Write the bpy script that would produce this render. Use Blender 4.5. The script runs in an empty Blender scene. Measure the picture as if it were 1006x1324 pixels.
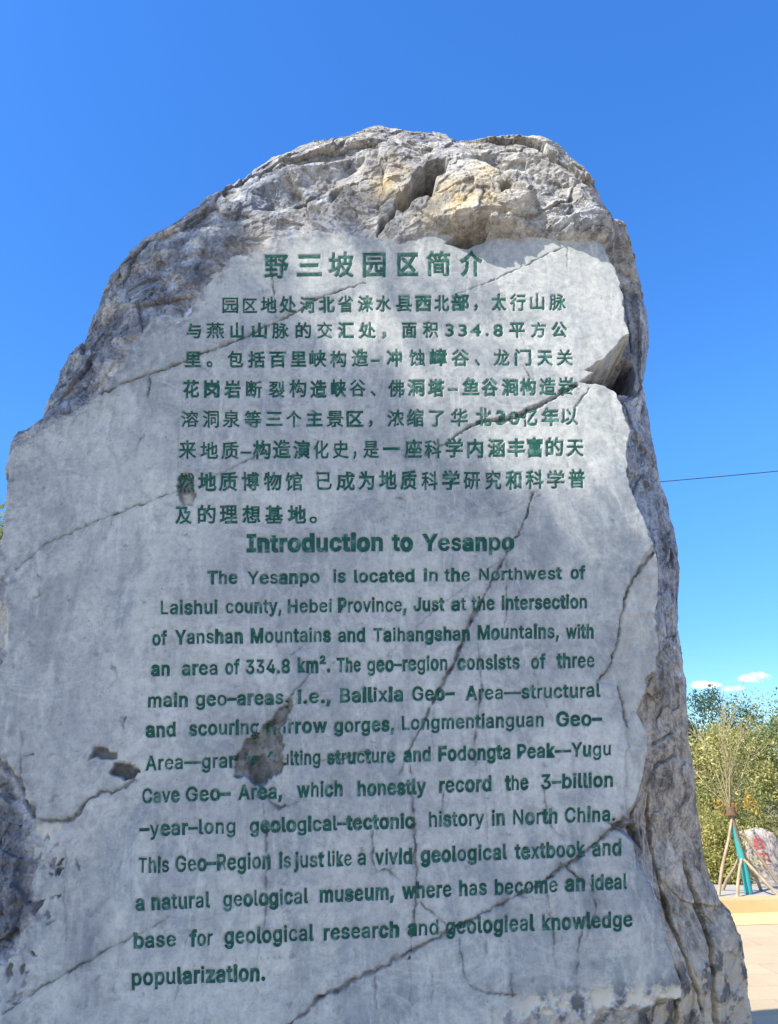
import bpy, bmesh, math, random
import numpy as np
from mathutils import Vector, Matrix, Euler

R = math.radians
S = bpy.context.scene
C = S.collection

# ------------------------------------------------------------------ camera
EYE = np.array((0.0, 0.0, 1.6))
FPX, CX, CY = 995.0, 503.0, 662.0          # focal length and centre, in photograph pixels
PITCH, ROLL, YAW = R(19.8), R(2.0), R(2.0)
_r0 = np.array((1.0, 0, 0)); _u0 = np.array((0, -math.sin(PITCH), math.cos(PITCH)))
FWD = np.array((0, math.cos(PITCH), math.sin(PITCH)))
RGT = _r0 * math.cos(ROLL) - _u0 * math.sin(ROLL)
UPV = _u0 * math.cos(ROLL) + _r0 * math.sin(ROLL)
cam = bpy.data.objects.new('camera', bpy.data.cameras.new('camera'))
C.objects.link(cam)
cam.data.sensor_fit = 'VERTICAL'; cam.data.sensor_height = 24.0
cam.data.lens = 24.0 * FPX / 1324.0
cam.data.clip_start = 0.05; cam.data.clip_end = 6000
m = Matrix.Identity(4)
for i in range(3):
    m[i][0], m[i][1], m[i][2], m[i][3] = RGT[i], UPV[i], -FWD[i], EYE[i]
cam.matrix_world = m
S.camera = cam

# ------------------------------------------------------------------ sky, sun, exposure
SUN = np.array((-0.50, -0.42, 0.74)); SUN /= np.linalg.norm(SUN)      # direction towards the sun
S.world = bpy.data.worlds.new('World'); S.world.use_nodes = True
wt = S.world.node_tree; wt.nodes.clear()
sky = wt.nodes.new('ShaderNodeTexSky'); sky.sky_type = 'NISHITA'; sky.sun_disc = False
sky.sun_elevation = math.asin(SUN[2]); sky.sun_rotation = math.atan2(SUN[0], SUN[1])
sky.air_density = 1.0; sky.dust_density = 0.3; sky.ozone_density = 2.0; sky.altitude = 300
hs = wt.nodes.new('ShaderNodeHueSaturation'); hs.inputs['Saturation'].default_value = 1.25
bg = wt.nodes.new('ShaderNodeBackground'); bg.inputs['Strength'].default_value = 0.15
wo = wt.nodes.new('ShaderNodeOutputWorld')
wt.links.new(sky.outputs[0], hs.inputs['Color'])
def wn(typ, **kw):
    x = wt.nodes.new(typ)
    for k, v in kw.items(): setattr(x, k, v)
    return x
tc = wn('ShaderNodeTexCoord'); sx = wn('ShaderNodeSeparateXYZ'); wt.links.new(tc.outputs['Generated'], sx.inputs[0])
rp = wn('ShaderNodeValToRGB'); wt.links.new(sx.outputs['Z'], rp.inputs[0])          # the air near the horizon was clear and blue that day
els = rp.color_ramp.elements; els[0].position = 0.0; els[0].color = (0.36, 0.46, 0.58, 1); els[1].position = 0.75; els[1].color = (0.62, 0.86, 1.14, 1)
x_ = els.new(0.16); x_.color = (0.38, 0.55, 0.70, 1); x_ = els.new(0.40); x_.color = (0.58, 0.80, 1.0, 1)
ml = wn('ShaderNodeMix', data_type='RGBA', blend_type='MULTIPLY'); ml.inputs[0].default_value = 1.0
wt.links.new(hs.outputs[0], ml.inputs[6]); wt.links.new(rp.outputs[0], ml.inputs[7])
sv = wn('ShaderNodeVectorMath', operation='DOT_PRODUCT'); wt.links.new(tc.outputs['Generated'], sv.inputs[0]); sv.inputs[1].default_value = (SUN[0] / math.hypot(SUN[0], SUN[1]), SUN[1] / math.hypot(SUN[0], SUN[1]), 0.15)
sm = wn('ShaderNodeMapRange', interpolation_type='SMOOTHSTEP'); wt.links.new(sv.outputs['Value'], sm.inputs[0]); sm.inputs[1].default_value = 0.0; sm.inputs[2].default_value = 0.6
sw = wn('ShaderNodeMix', data_type='RGBA', blend_type='MULTIPLY'); sw.inputs[0].default_value = 1.0; wt.links.new(sky.outputs[0], sw.inputs[6]); sw.inputs[7].default_value = (1.15, 1.10, 1.06, 1)
sb = wn('ShaderNodeMix', data_type='RGBA'); wt.links.new(sm.outputs[0], sb.inputs[0]); wt.links.new(ml.outputs[2], sb.inputs[6]); wt.links.new(sw.outputs[2], sb.inputs[7])
last = sb.outputs[2]
# small fair-weather clouds low in the sky: (direction, half width, half height)
for px, py, hw, hh, den in ((974, 876, .021, .0065, 1.0), (914, 885, .020, .0060, 1.0), (948, 890, .016, .004, .7), (1120, 872, .05, .012, .8)):
    v = RGT * ((px - CX) / FPX) - UPV * ((py - CY) / FPX) + FWD; v = v / np.linalg.norm(v); h = np.array((v[1], -v[0], 0)); h /= np.linalg.norm(h); u = np.cross(h, v)
    def dot(d):
        q = wn('ShaderNodeVectorMath', operation='DOT_PRODUCT'); wt.links.new(tc.outputs['Generated'], q.inputs[0]); q.inputs[1].default_value = tuple(d); return q.outputs['Value']
    def mth(op, a, b=0.0, c=None):
        q = wn('ShaderNodeMath', operation=op)
        for val, so_ in ((a, q.inputs[0]), (b, q.inputs[1])):
            if hasattr(val, 'is_output'): wt.links.new(val, so_)
            else: so_.default_value = val
        return q.outputs[0]
    nz_ = wn('ShaderNodeTexNoise'); nz_.inputs['Scale'].default_value = 55; nz_.inputs['Detail'].default_value = 5; nz_.inputs['Roughness'].default_value = .6
    mp_ = wn('ShaderNodeMapping'); mp_.inputs['Scale'].default_value = (1, 1, 2.2); wt.links.new(tc.outputs['Generated'], mp_.inputs[0]); wt.links.new(mp_.outputs[0], nz_.inputs['Vector'])
    a_ = mth('DIVIDE', dot(h), hw); b_ = mth('DIVIDE', dot(u), hh)
    r2 = mth('ADD', mth('MULTIPLY', a_, a_), mth('MULTIPLY', b_, b_))
    fac = mth('SUBTRACT', mth('ADD', -0.75, mth('MULTIPLY', nz_.outputs['Fac'], 3.2)), r2)
    front_ = mth('GREATER_THAN', dot(v), 0.5)
    mr = wn('ShaderNodeMapRange', interpolation_type='SMOOTHSTEP'); wt.links.new(fac, mr.inputs[0]); mr.inputs[1].default_value = 0.0; mr.inputs[2].default_value = 0.75; mr.inputs[3].default_value = 0; mr.inputs[4].default_value = den
    cm = wn('ShaderNodeMix', data_type='RGBA'); wt.links.new(mth('MULTIPLY', mr.outputs[0], front_), cm.inputs[0]); wt.links.new(last, cm.inputs[6]); cm.inputs[7].default_value = (3.7, 3.7, 3.75, 1); last = cm.outputs[2]
wt.links.new(last, bg.inputs[0])
wt.links.new(bg.outputs[0], wo.inputs[0])
sl = bpy.data.lights.new('sun', 'SUN'); sl.energy = 4.5; sl.angle = R(0.53); sl.color = (1.0, 0.905, 0.745)
so = bpy.data.objects.new('sun', sl); C.objects.link(so)
so.rotation_euler = Vector(SUN).to_track_quat('Z', 'Y').to_euler()
S.view_settings.view_transform = 'Standard'; S.view_settings.look = 'None'
S.view_settings.exposure = 1.05; S.view_settings.gamma = 1.0
S.cycles.use_denoising = True
S.cycles.max_bounces = 6

# ------------------------------------------------------------------ helpers
def thing(name, label, cat, loc=(0, 0, 0), rotz=0, group=None):
    o = bpy.data.objects.new(name, None); C.objects.link(o)
    o.location = loc; o.rotation_euler = (0, 0, rotz); o.empty_display_size = 0.2
    o['label'] = label; o['category'] = cat
    if group: o['group'] = group
    return o

def mesh_obj(name, V, F, mat, parent=None, smooth=True, attrs=None):
    me = bpy.data.meshes.new(name)
    V = np.asarray(V, dtype=np.float32)
    if isinstance(F, np.ndarray):
        n, k = F.shape
        me.vertices.add(len(V)); me.vertices.foreach_set('co', V.ravel())
        me.loops.add(n * k); me.loops.foreach_set('vertex_index', F.ravel().astype(np.int32))
        me.polygons.add(n); me.polygons.foreach_set('loop_start', np.arange(0, n * k, k, dtype=np.int32))
        me.update(calc_edges=True)
    else:
        me.from_pydata([tuple(v) for v in V], [], [tuple(f) for f in F]); me.update()
    if smooth:
        me.polygons.foreach_set('use_smooth', np.ones(len(me.polygons), dtype=bool))
    for an, arr in (attrs or {}).items():
        a = me.attributes.new(an, 'FLOAT', 'POINT'); a.data.foreach_set('value', arr.astype(np.float32))
    me.materials.append(mat)
    o = bpy.data.objects.new(name, me); C.objects.link(o)
    if parent: o.parent = parent
    return o

class NT:
    """small node-tree builder"""
    def __init__(s, name):
        s.mat = bpy.data.materials.new(name); s.mat.use_nodes = True
        s.t = s.mat.node_tree; s.b = s.t.nodes['Principled BSDF']
        s.b.inputs['Specular IOR Level'].default_value = 0.25
        s._co = None
    def n(s, typ, **kw):
        x = s.t.nodes.new(typ)
        for k, v in kw.items():
            if k.startswith('i_'):
                x.inputs[k[2:]].default_value = v
            else: setattr(x, k, v)
        return x
    def l(s, a, b): s.t.links.new(a, b)
    def co(s):
        if s._co is None: s._co = s.n('ShaderNodeTexCoord').outputs['Object']
        return s._co
    def noise(s, scale, detail=4, rough=0.55, stretch=None, dist=0.0):
        x = s.n('ShaderNodeTexNoise'); x.inputs['Scale'].default_value = scale
        x.inputs['Detail'].default_value = detail; x.inputs['Roughness'].default_value = rough
        x.inputs['Distortion'].default_value = dist
        if stretch:
            mp = s.n('ShaderNodeMapping'); mp.inputs['Scale'].default_value = stretch[:3]
            if len(stretch) > 3: mp.inputs['Rotation'].default_value = stretch[3]
            s.l(s.co(), mp.inputs[0]); s.l(mp.outputs[0], x.inputs['Vector'])
        else: s.l(s.co(), x.inputs['Vector'])
        return x.outputs['Fac']
    def ramp(s, fac, stops):
        x = s.n('ShaderNodeValToRGB'); e = x.color_ramp.elements
        while len(e) < len(stops): e.new(0.5)
        for k, (p, c) in enumerate(stops):
            e[k].position = p; e[k].color = (c if len(c) == 4 else (*c, 1)) if hasattr(c, '__len__') else (c, c, c, 1)
        s.l(fac, x.inputs[0]); return x.outputs[0]
    def mix(s, fac, a, b, mode='MIX'):
        x = s.n('ShaderNodeMix'); x.data_type = 'RGBA'; x.blend_type = mode
        for v, sock in ((fac, x.inputs[0]), (a, x.inputs[6]), (b, x.inputs[7])):
            if hasattr(v, 'is_output'): s.l(v, sock)
            elif hasattr(v, '__len__'): sock.default_value = v if len(v) == 4 else (*v, 1)
            else: sock.default_value = v
        return x.outputs[2]
    def math(s, op, a, b=0.0, clamp=False):
        x = s.n('ShaderNodeMath'); x.operation = op; x.use_clamp = clamp
        for v, sock in ((a, x.inputs[0]), (b, x.inputs[1])):
            if hasattr(v, 'is_output'): s.l(v, sock)
            else: sock.default_value = v
        return x.outputs[0]
    def attr(s, name):
        x = s.n('ShaderNodeAttribute'); x.attribute_name = name; return x.outputs['Fac']
    def bump(s, h, strength=0.3, dist=0.01):
        x = s.n('ShaderNodeBump'); x.inputs['Strength'].default_value = strength
        x.inputs['Distance'].default_value = dist
        s.l(h, x.inputs['Height']); s.l(x.outputs[0], s.b.inputs['Normal'])
    def color(s, c):
        if hasattr(c, 'is_output'): s.l(c, s.b.inputs['Base Color'])
        else: s.b.inputs['Base Color'].default_value = (*c, 1)
    def rough(s, r):
        if hasattr(r, 'is_output'): s.l(r, s.b.inputs['Roughness'])
        else: s.b.inputs['Roughness'].default_value = r

def sstep(a, b, x):
    t = np.clip((x - a) / (b - a), 0, 1); return t * t * (3 - 2 * t)

# numpy noise ---------------------------------------------------------------
_rng = np.random.default_rng(5)
_perm = np.concatenate([p := _rng.permutation(256), p, p])
_gr = _rng.normal(size=(256, 3)); _gr /= np.linalg.norm(_gr, axis=1)[:, None]
_gr = _gr.astype(np.float32)
def perlin(P):
    P = P.astype(np.float32); I = np.floor(P); F = P - I; I = I.astype(np.int64) & 255
    U = F * F * F * (F * (F * 6 - 15) + 10)
    out = 0
    for dx in (0, 1):
        wx = U[:, 0] if dx else 1 - U[:, 0]
        for dy in (0, 1):
            wy = U[:, 1] if dy else 1 - U[:, 1]
            for dz in (0, 1):
                wz = U[:, 2] if dz else 1 - U[:, 2]
                g = _gr[_perm[_perm[_perm[I[:, 0] + dx] + I[:, 1] + dy] + I[:, 2] + dz]]
                d = g[:, 0] * (F[:, 0] - dx) + g[:, 1] * (F[:, 1] - dy) + g[:, 2] * (F[:, 2] - dz)
                out = out + wx * wy * wz * d
    return out * 1.5
def fbm(P, oct=5, gain=0.5, ridged=False):
    a, s, o = 1.0, 0.0, 0.0
    for k in range(oct):
        v = perlin(P * 2.03 ** k + 17.3 * k)
        if ridged: v = 1 - 2.2 * np.abs(v)
        o = o + a * v; s += a; a *= gain
    return o / s
_jit = _rng.random((256, 3)).astype(np.float32); _rv = _rng.normal(size=(256, 3)).astype(np.float32)
_ro = _rng.normal(size=256).astype(np.float32)
def facets(P):
    """piecewise planar blocks: height of the plane belonging to the nearest scattered point; also border distance"""
    P = P.astype(np.float32); I = np.floor(P); F = P - I; I = I.astype(np.int64) & 255
    best = np.full(len(P), 1e9, np.float32); sec = best.copy(); h = np.zeros(len(P), np.float32)
    for dx in (-1, 0, 1):
        for dy in (-1, 0, 1):
            for dz in (-1, 0, 1):
                k = _perm[_perm[_perm[(I[:, 0] + dx) & 255] + ((I[:, 1] + dy) & 255)] + ((I[:, 2] + dz) & 255)]
                D = F - _jit[k] - np.array((dx, dy, dz), np.float32)
                d = (D * D).sum(1)
                hh = (D * _rv[k]).sum(1) + 0.5 * _ro[k]
                nb = d < best
                sec = np.where(nb, best, np.minimum(sec, d)); h = np.where(nb, hh, h); best = np.where(nb, d, best)
    return h, np.sqrt(sec) - np.sqrt(best)

# polygons ------------------------------------------------------------------
def seg_dist(X, Z, pts, closed, wid=None):
    """distance to a polyline (and interpolated width at the nearest point)"""
    pts = np.asarray(pts, float); n = len(pts)
    best = np.full(X.shape, 1e9, np.float32); wb = np.zeros(X.shape, np.float32)
    for i in range(n if closed else n - 1):
        a, b = pts[i], pts[(i + 1) % n]; d = b - a; L = d @ d + 1e-12
        t = np.clip(((X - a[0]) * d[0] + (Z - a[1]) * d[1]) / L, 0, 1)
        q = np.hypot(X - a[0] - t * d[0], Z - a[1] - t * d[1])
        if wid is not None:
            wb = np.where(q < best, wid[i] + (wid[min(i + 1, n - 1)] - wid[i]) * t, wb)
        best = np.minimum(best, q)
    return (best, wb) if wid is not None else best
def inside(X, Z, pts):
    pts = np.asarray(pts, float); r = np.zeros(X.shape, bool); n = len(pts)
    for i in range(n):
        (x0, z0), (x1, z1) = pts[i], pts[(i + 1) % n]
        if z0 == z1: continue
        r ^= ((z0 > Z) != (z1 > Z)) & (X < (x1 - x0) * (Z - z0) / (z1 - z0) + x0)
    return r
def sdf(X, Z, pts):                          # negative inside
    d = seg_dist(X, Z, pts, True); return np.where(inside(X, Z, pts), -d, d)

# pixel -> place ------------------------------------------------------------
def ray(x, y):
    v = RGT * ((x - CX) / FPX) - UPV * ((y - CY) / FPX) + FWD
    return v
FACE0 = np.array((0.0, 3.0, 0.0))
FX = np.array((math.cos(YAW), math.sin(YAW), 0)); FN = np.array((-math.sin(YAW), math.cos(YAW), 0))
def face(x, y, d=0.0):
    """point of the stone's face plane (pushed back by d), in the stone's own x, z"""
    v = ray(x, y); t = ((FACE0 - EYE) @ FN + d) / (v @ FN)
    p = EYE + t * v - FACE0
    return (p @ FX, p[2])
def at_y(x, y, Y):
    v = ray(x, y); t = Y / v[1]; return EYE + t * v
def on_ground(x, y, z=0.0):
    v = ray(x, y); t = (z - EYE[2]) / v[2]; return EYE + t * v
def chain(s):
    return [tuple(float(q) for q in w.split(',')) for w in s.split()]

# ------------------------------------------------------------------ materials
def mat_panel():
    s = NT('honed_grey_stone')
    big = s.noise(1.6, 8, 0.66, dist=0.8)
    c = s.ramp(big, [(0.30, (0.225, 0.235, 0.258)), (0.44, (0.325, 0.330, 0.340)), (0.56, (0.40, 0.40, 0.396)), (0.70, (0.47, 0.462, 0.445))])
    mid = s.noise(6, 8, 0.72, dist=1.2)
    c = s.mix(s.math('MULTIPLY', s.ramp(mid, [(0.48, 0.0), (0.62, 1.0)]), 0.55), c, (0.225, 0.247, 0.262))
    blu = s.noise(2.6, 6, 0.6, stretch=(1.6, 1, .8), dist=.6)
    c = s.mix(s.math('MULTIPLY', s.ramp(blu, [(0.55, 0.0), (0.68, 1.0)]), 0.6), c, (0.18, 0.205, 0.25))
    st = s.noise(3.0, 7, 0.68, stretch=(2.4, 1, 0.55, (0, R(28), 0)), dist=.9)      # steep mineral streaks
    c = s.mix(s.math('MULTIPLY', s.ramp(st, [(0.52, 0.0), (0.66, 1.0)]), 0.42), c, (0.165, 0.18, 0.205))
    st2 = s.noise(6, 6, 0.7, stretch=(2.0, 1, 0.6, (0, R(24), 0)), dist=1.0)
    c = s.mix(s.math('MULTIPLY', s.ramp(st2, [(0.53, 0.0), (0.68, 1.0)]), 0.5), c, (0.53, 0.53, 0.515))
    scr = s.noise(9, 3, 0.6, stretch=(9, 1, 0.22))                                   # tooling scratches
    c = s.mix(s.math('MULTIPLY', s.ramp(scr, [(0.60, 0.0), (0.70, 1.0)]), 0.2), c, (0.17, 0.18, 0.20))
    vn = s.math('ABSOLUTE', s.math('SUBTRACT', s.noise(2.2, 7, 0.62, dist=1.4), 0.5))       # fine pale veins
    c = s.mix(s.math('MULTIPLY', s.ramp(vn, [(0.004, 1.0), (0.02, 0.0)]), 0.2), c, (0.56, 0.56, 0.55))
    fine = s.noise(34, 9, 0.82)
    c = s.mix(0.65, c, s.ramp(fine, [(0.33, 0.55), (0.5, 1.0), (0.66, 1.28)]), 'MULTIPLY')
    pits = s.noise(19, 5, 0.65)
    c = s.mix(s.math('MULTIPLY', s.ramp(pits, [(0.62, 0.0), (0.67, 1.0)]), 0.5), c, (0.13, 0.14, 0.165))
    c = s.mix(1.0, c, (0.955, 1.01, 1.045), 'MULTIPLY')
    c = s.mix(s.math('MULTIPLY', s.attr('brown'), 0.85), c, s.mix(0.8, (0.085, 0.080, 0.062), s.ramp(s.noise(24, 7, .75), [(.35, .35), (.65, 1.3)]), 'MULTIPLY'))
    c = s.mix(s.math('MULTIPLY', s.attr('dark'), 0.7), c, s.mix(1.0, c, (0.40, 0.42, 0.49), 'MULTIPLY'))
    c = s.mix(s.attr('pale'), c, (0.56, 0.53, 0.46))
    c = s.mix(s.math('MULTIPLY', s.attr('dirt_shade'), 0.95), c, (0.026, 0.028, 0.035))
    s.color(c); s.rough(0.72)
    s.bump(s.mix(0.5, s.noise(130, 6, 0.7), s.noise(30, 5, 0.6)), 0.22, 0.006)
    return s.mat
def mat_rough():
    s = NT('weathered_natural_stone')
    a = s.noise(4.8, 10, 0.70, dist=0.5)
    c = s.ramp(a, [(0.33, (0.09, 0.093, 0.108)), (0.45, (0.22, 0.22, 0.23)), (0.56, (0.35, 0.35, 0.35)), (0.70, (0.55, 0.545, 0.53))])
    b = s.noise(19, 9, 0.74)
    c = s.mix(0.75, c, s.ramp(b, [(0.36, 0.34), (0.5, 1.0), (0.64, 1.55)]), 'MULTIPLY')
    d = s.noise(62, 7, 0.75)
    c = s.mix(0.45, c, s.ramp(d, [(0.36, 0.4), (0.5, 1.0), (0.64, 1.6)]), 'MULTIPLY')
    v = s.noise(7, 7, 0.7, dist=1.8)                                # pale calcite films
    c = s.mix(s.math('MULTIPLY', s.ramp(v, [(0.55, 0.0), (0.62, 1.0)]), 0.6), c, (0.50, 0.495, 0.48))
    vn = s.math('ABSOLUTE', s.math('SUBTRACT', s.noise(5, 6, 0.6, dist=1.0), 0.5))      # thin veins
    c = s.mix(s.math('MULTIPLY', s.ramp(vn, [(0.006, 1.0), (0.022, 0.0)]), 0.5), c, (0.48, 0.48, 0.48))
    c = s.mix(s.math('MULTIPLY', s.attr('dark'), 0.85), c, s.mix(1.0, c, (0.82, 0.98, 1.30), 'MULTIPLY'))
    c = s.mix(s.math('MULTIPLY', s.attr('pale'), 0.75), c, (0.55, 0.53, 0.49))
    c = s.mix(s.math('MULTIPLY', s.attr('ochre'), 0.85), c, (0.50, 0.41, 0.25))
    c = s.mix(s.math('MULTIPLY', s.attr('brown'), 0.9), c, s.mix(1.0, c, (1.22, 1.10, 0.94), 'MULTIPLY'))
    c = s.mix(s.math('MULTIPLY', s.attr('dirt_shade'), 0.85), c, (0.058, 0.066, 0.086))
    s.color(c); s.rough(0.85)
    s.bump(s.mix(0.5, s.noise(34, 9, 0.7), s.noise(90, 6, 0.75)), 0.7, 0.02)
    return s.mat
def mat_paint():
    s = NT('green_letter_paint')
    n1 = s.noise(28, 5, 0.65); n2 = s.noise(150, 4, 0.6)
    c = s.ramp(n1, [(0.35, (0.003, 0.050, 0.041)), (0.55, (0.007, 0.078, 0.063)), (0.75, (0.025, 0.125, 0.10))])
    w = s.math('MULTIPLY', s.ramp(s.math('ADD', n1, s.math('MULTIPLY', n2, 0.5)), [(0.78, 0.0), (0.92, 1.0)]), 0.7)
    c = s.mix(w, c, (0.12, 0.22, 0.21))
    s.color(c); s.rough(0.7)
    return s.mat
M_PANEL, M_ROUGH, M_PAINT = mat_panel(), mat_rough(), mat_paint()

# ------------------------------------------------------------------ traced outlines of the stone (photograph pixels)
PANEL = chain('''18,574 30,573 50,566 60,554 79,546 100,539 118,523 133,508 151,481 166,463 172,445 196,424 202,412 218,411 230,419
 242,412 257,388 263,375 281,360 299,332 322,330 343,326 360,311 393,308 408,299 428,304 447,302 466,309 483,311 500,312 519,317 548,306 575,306
 605,312 640,311 664,311 700,310 727,312 748,314 781,315 785,333 794,345 799,362 804,379 809,418 815,433 815,448 800,448 785,463 772,478
 758,488 745,496 760,499 782,499 797,508 806,527 807,539 815,557 812,569 809,590 812,620 818,638 827,663 839,690 848,712
 852,740 850,768 850,800 851,830 850,865 835,874 833,899 823,923 838,947 836,970 833,991 829,1012 823,1030 809,1049 813,1066 818,1083 821,1100 823,1117
 832,1135 843,1151 852,1181 859,1208 867,1234 872,1252 877,1268 880,1290 850,1290 835,1299 820,1292 800,1303 780,1300 760,1309 740,1304 715,1312 690,1311 672,1322 650,1324 610,1345
 500,1370 350,1375 200,1385 60,1390 -60,1395
 -40,1270 5,1246 24,1235 29,1211 54,1172 44,1142 54,1113 39,1089 46,1060 31,1032 26,1011 14,1000 0,986 -16,960
 -18,900 2,860 5,836 10,800 8,770 13,748 2,735 -2,705 5,690 9,650 11,611''')
# silhouette: x, y, how far behind the face the edge lies (m)
EDGE = chain('''-130,1760,.35 -95,1600,.32 -70,1450,.28 -52,1324,.25 -46,1200,.24 -40,1100,.22 -34,1000,.18 -30,900,.14 -22,820,.1 -12,760,.07 -4,715,.05 4,690,.05 9,650,.05 7,611,.05 10,578,.06 20,558,.07 40,550,.1 52,543,.14
 60,522,.18 70,508,.22 75,490,.25 85,470,.28 100,455,.3 108,445,.32 115,420,.34 125,390,.36 140,360,.38 152,350,.4 165,330,.4
 185,315,.4 205,308,.4 225,300,.4 245,285,.4 262,268,.4 280,258,.4 300,250,.4 312,237,.4 330,220,.4 345,211,.4 365,205,.4 395,193,.4
 420,187,.4 445,182,.4 460,175,.4 478,169,.4 497,168,.4 520,172,.4 545,175,.38 570,178,.36 580,182,.35 588,190,.34 600,190,.34 620,185,.34 650,184,.34
 668,184,.34 680,189,.34 700,195,.34 722,203,.34 735,214,.34 745,225,.34 757,236,.34 770,250,.32 780,268,.3 790,285,.3 793,300,.32 805,315,.38
 815,335,.42 818,350,.42 828,365,.42 835,385,.42 840,410,.42 841,440,.42 837,470,.42 832,490,.42 836,510,.42 841,530,.42 843,555,.42 850,580,.42
 853,605,.42 858,630,.42 866,660,.42 872,685,.42 878,715,.42 880,745,.42 879,780,.42 880,815,.43 884,850,.44 891,885,.45 892,920,.46 895,960,.47
 902,1010,.48 907,1060,.5 912,1100,.52 918,1130,.54 928,1150,.55 935,1168,.56 950,1185,.58 962,1215,.6 970,1255,.6 974,1290,.6 978,1324,.6 990,1420,.6 1010,1560,.6 1030,1760,.6''')
PAN = np.array([face(x, y) for x, y in PANEL])
EDG = np.array([face(x, y, d) for x, y, d in EDGE]); EDGD = np.array([d for _, _, d in EDGE])

# grid, fine where the photograph sees it
GS = 0.0034
xs = np.arange(-2.3, 2.05, GS)
zs = np.concatenate([np.arange(-0.05, 0.62, 0.02), np.arange(0.62, 5.25, GS)])
GX, GZ = np.meshgrid(xs, zs); gsh = GX.shape
X0, Z0 = GX.ravel().astype(np.float32), GZ.ravel().astype(np.float32)
keep = inside(X0, Z0, EDG + 0) | (seg_dist(X0, Z0, EDG, True) < 0.035)
idx = np.full(X0.shape, -1); idx[keep] = np.arange(keep.sum())
X, Z = X0[keep], Z0[keep]; N = len(X)
P2 = np.stack([X, np.zeros_like(X), Z], 1)

# ragged outline: the lookups are shifted by noise, more for the rough edge than for the dressed one
wx = fbm(P2 * 9 + 3.1, 4, 0.6) * 0.022; wz = fbm(P2 * 9 + 31.7, 4, 0.6) * 0.022
wx2 = fbm(P2 * 30 + 5.1, 3, 0.6) * 0.007; wz2 = fbm(P2 * 30 + 71.7, 3, 0.6) * 0.007
sE, dE = seg_dist(X + wx * .6 + wx2 * .5, Z + wz * .6 + wz2 * .5, EDG, True, EDGD)
inE = inside(X + wx * .6 + wx2 * .5, Z + wz * .6 + wz2 * .5, EDG); e = np.where(inE, sE, -sE)      # distance in from the silhouette
sP = sdf(X + wx * .8 + wx2 * 1.6, Z + wz * .8 + wz2 * 1.6, PAN)                               # + outside the dressed face
t = np.clip(sP / (np.maximum(sP, 0) + np.maximum(e, 0) + 1e-5), 0, 1)
rough = sstep(0.0, 0.05 + 0.10 * np.exp(-((X - face(390, 310)[0]) / .3) ** 2 - ((Z - face(390, 310)[1]) / .3) ** 2), sP)

def blob(x, y, r, d=0.0, sx=1, sz=1):
    cx, cz = face(x, y, d); k = np.hypot((X - cx) / sx, (Z - cz) / sz)
    return np.exp(-(k / r) ** 2)
def side(x0, y0, x1, y1, d=0.0):
    """signed distance (m) to the line between two pixels, positive on its right when going down"""
    a, b = np.array(face(x0, y0, d)), np.array(face(x1, y1, d)); v = (b - a) / np.linalg.norm(b - a)
    return (X - a[0]) * -v[1] * -1 * -1 + (Z - a[1]) * v[0]
top_z = face(540, 310)[1]
capw = sstep(-0.02, 0.03, Z - face(500, 318)[1]) * sstep(face(575, 240)[0] - 0.8, face(575, 240)[0] - 0.3, X)

# base profile of the band between dressed face and silhouette
ledge = sstep(face(540, 310)[0], face(610, 310)[0], X) * sstep(face(815, 310)[0], face(775, 310)[0], X) * sstep(top_z - 0.06, top_z + 0.0, Z)
right = sstep(0.75, 1.0, X) * (1 - ledge) * sstep(top_z + .12, top_z - 0.02, Z)
D_gentle = dE * t ** 1.7
D_right = dE * (0.33 * sstep(0.0, 0.10, t) + 0.67 * t ** 1.1)
D = D_gentle * (1 - right) + D_right * right
capr = sstep(top_z - 0.1, top_z + 0.1, Z)
browm = sstep(0.75, 0.95, X) * sstep(face(860, 860)[1] + .1, face(860, 1000)[1], Z)
D_cap = dE * (0.16 * t + 0.84 * t ** 3.2)
D = D * (1 - capr * (1 - right)) + D_cap * capr * (1 - right)
D -= ledge * (0.085 * np.clip(sP / (0.07 + 0.04 * perlin(P2 * 5 + 3)), 0, 1) * (1 - 0.6 * sstep(.2, .9, t)))        # the cap overhangs the dressed face at the right
# rounding into the back
D += np.where(e < 0.03, 0.05 * (1 - np.clip(e, 0, 0.03) / 0.03) ** 2, 0) * (sP > 0.02)

# natural surface
P3 = np.stack([X, D, Z], 1); rb = rough > 0.001
Pb = P3[rb]; amp = rough[rb] * np.clip(e[rb] / (0.05 + 0.08 * capr[rb]), 0.12, 1)
wp = Pb + 0.05 * np.stack([perlin(Pb * 5), perlin(Pb * 5 + 40), perlin(Pb * 5 + 80)], 1)
strz = 1 - 0.36 * sstep(0.8, 1.02, Pb[:, 0]) * sstep(top_z + .1, top_z - .1, Pb[:, 2])
Pb = Pb.copy(); Pb[:, 2] *= strz; wp[:, 2] *= strz
f1, b1 = facets(wp * np.array((2.3, 2.3, 2.9)) + 7.7)
f2, b2 = facets(wp * np.array((8.5, 8.5, 11)) + 3.3)
f3, b3 = facets(wp * np.array((22, 22, 28)) + 9.1)
f4, b4 = facets(Pb * np.array((52, 52, 64)) + 5.5)
cpb = 1 + 0.6 * capr[rb] * (1 - right[rb])
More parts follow.
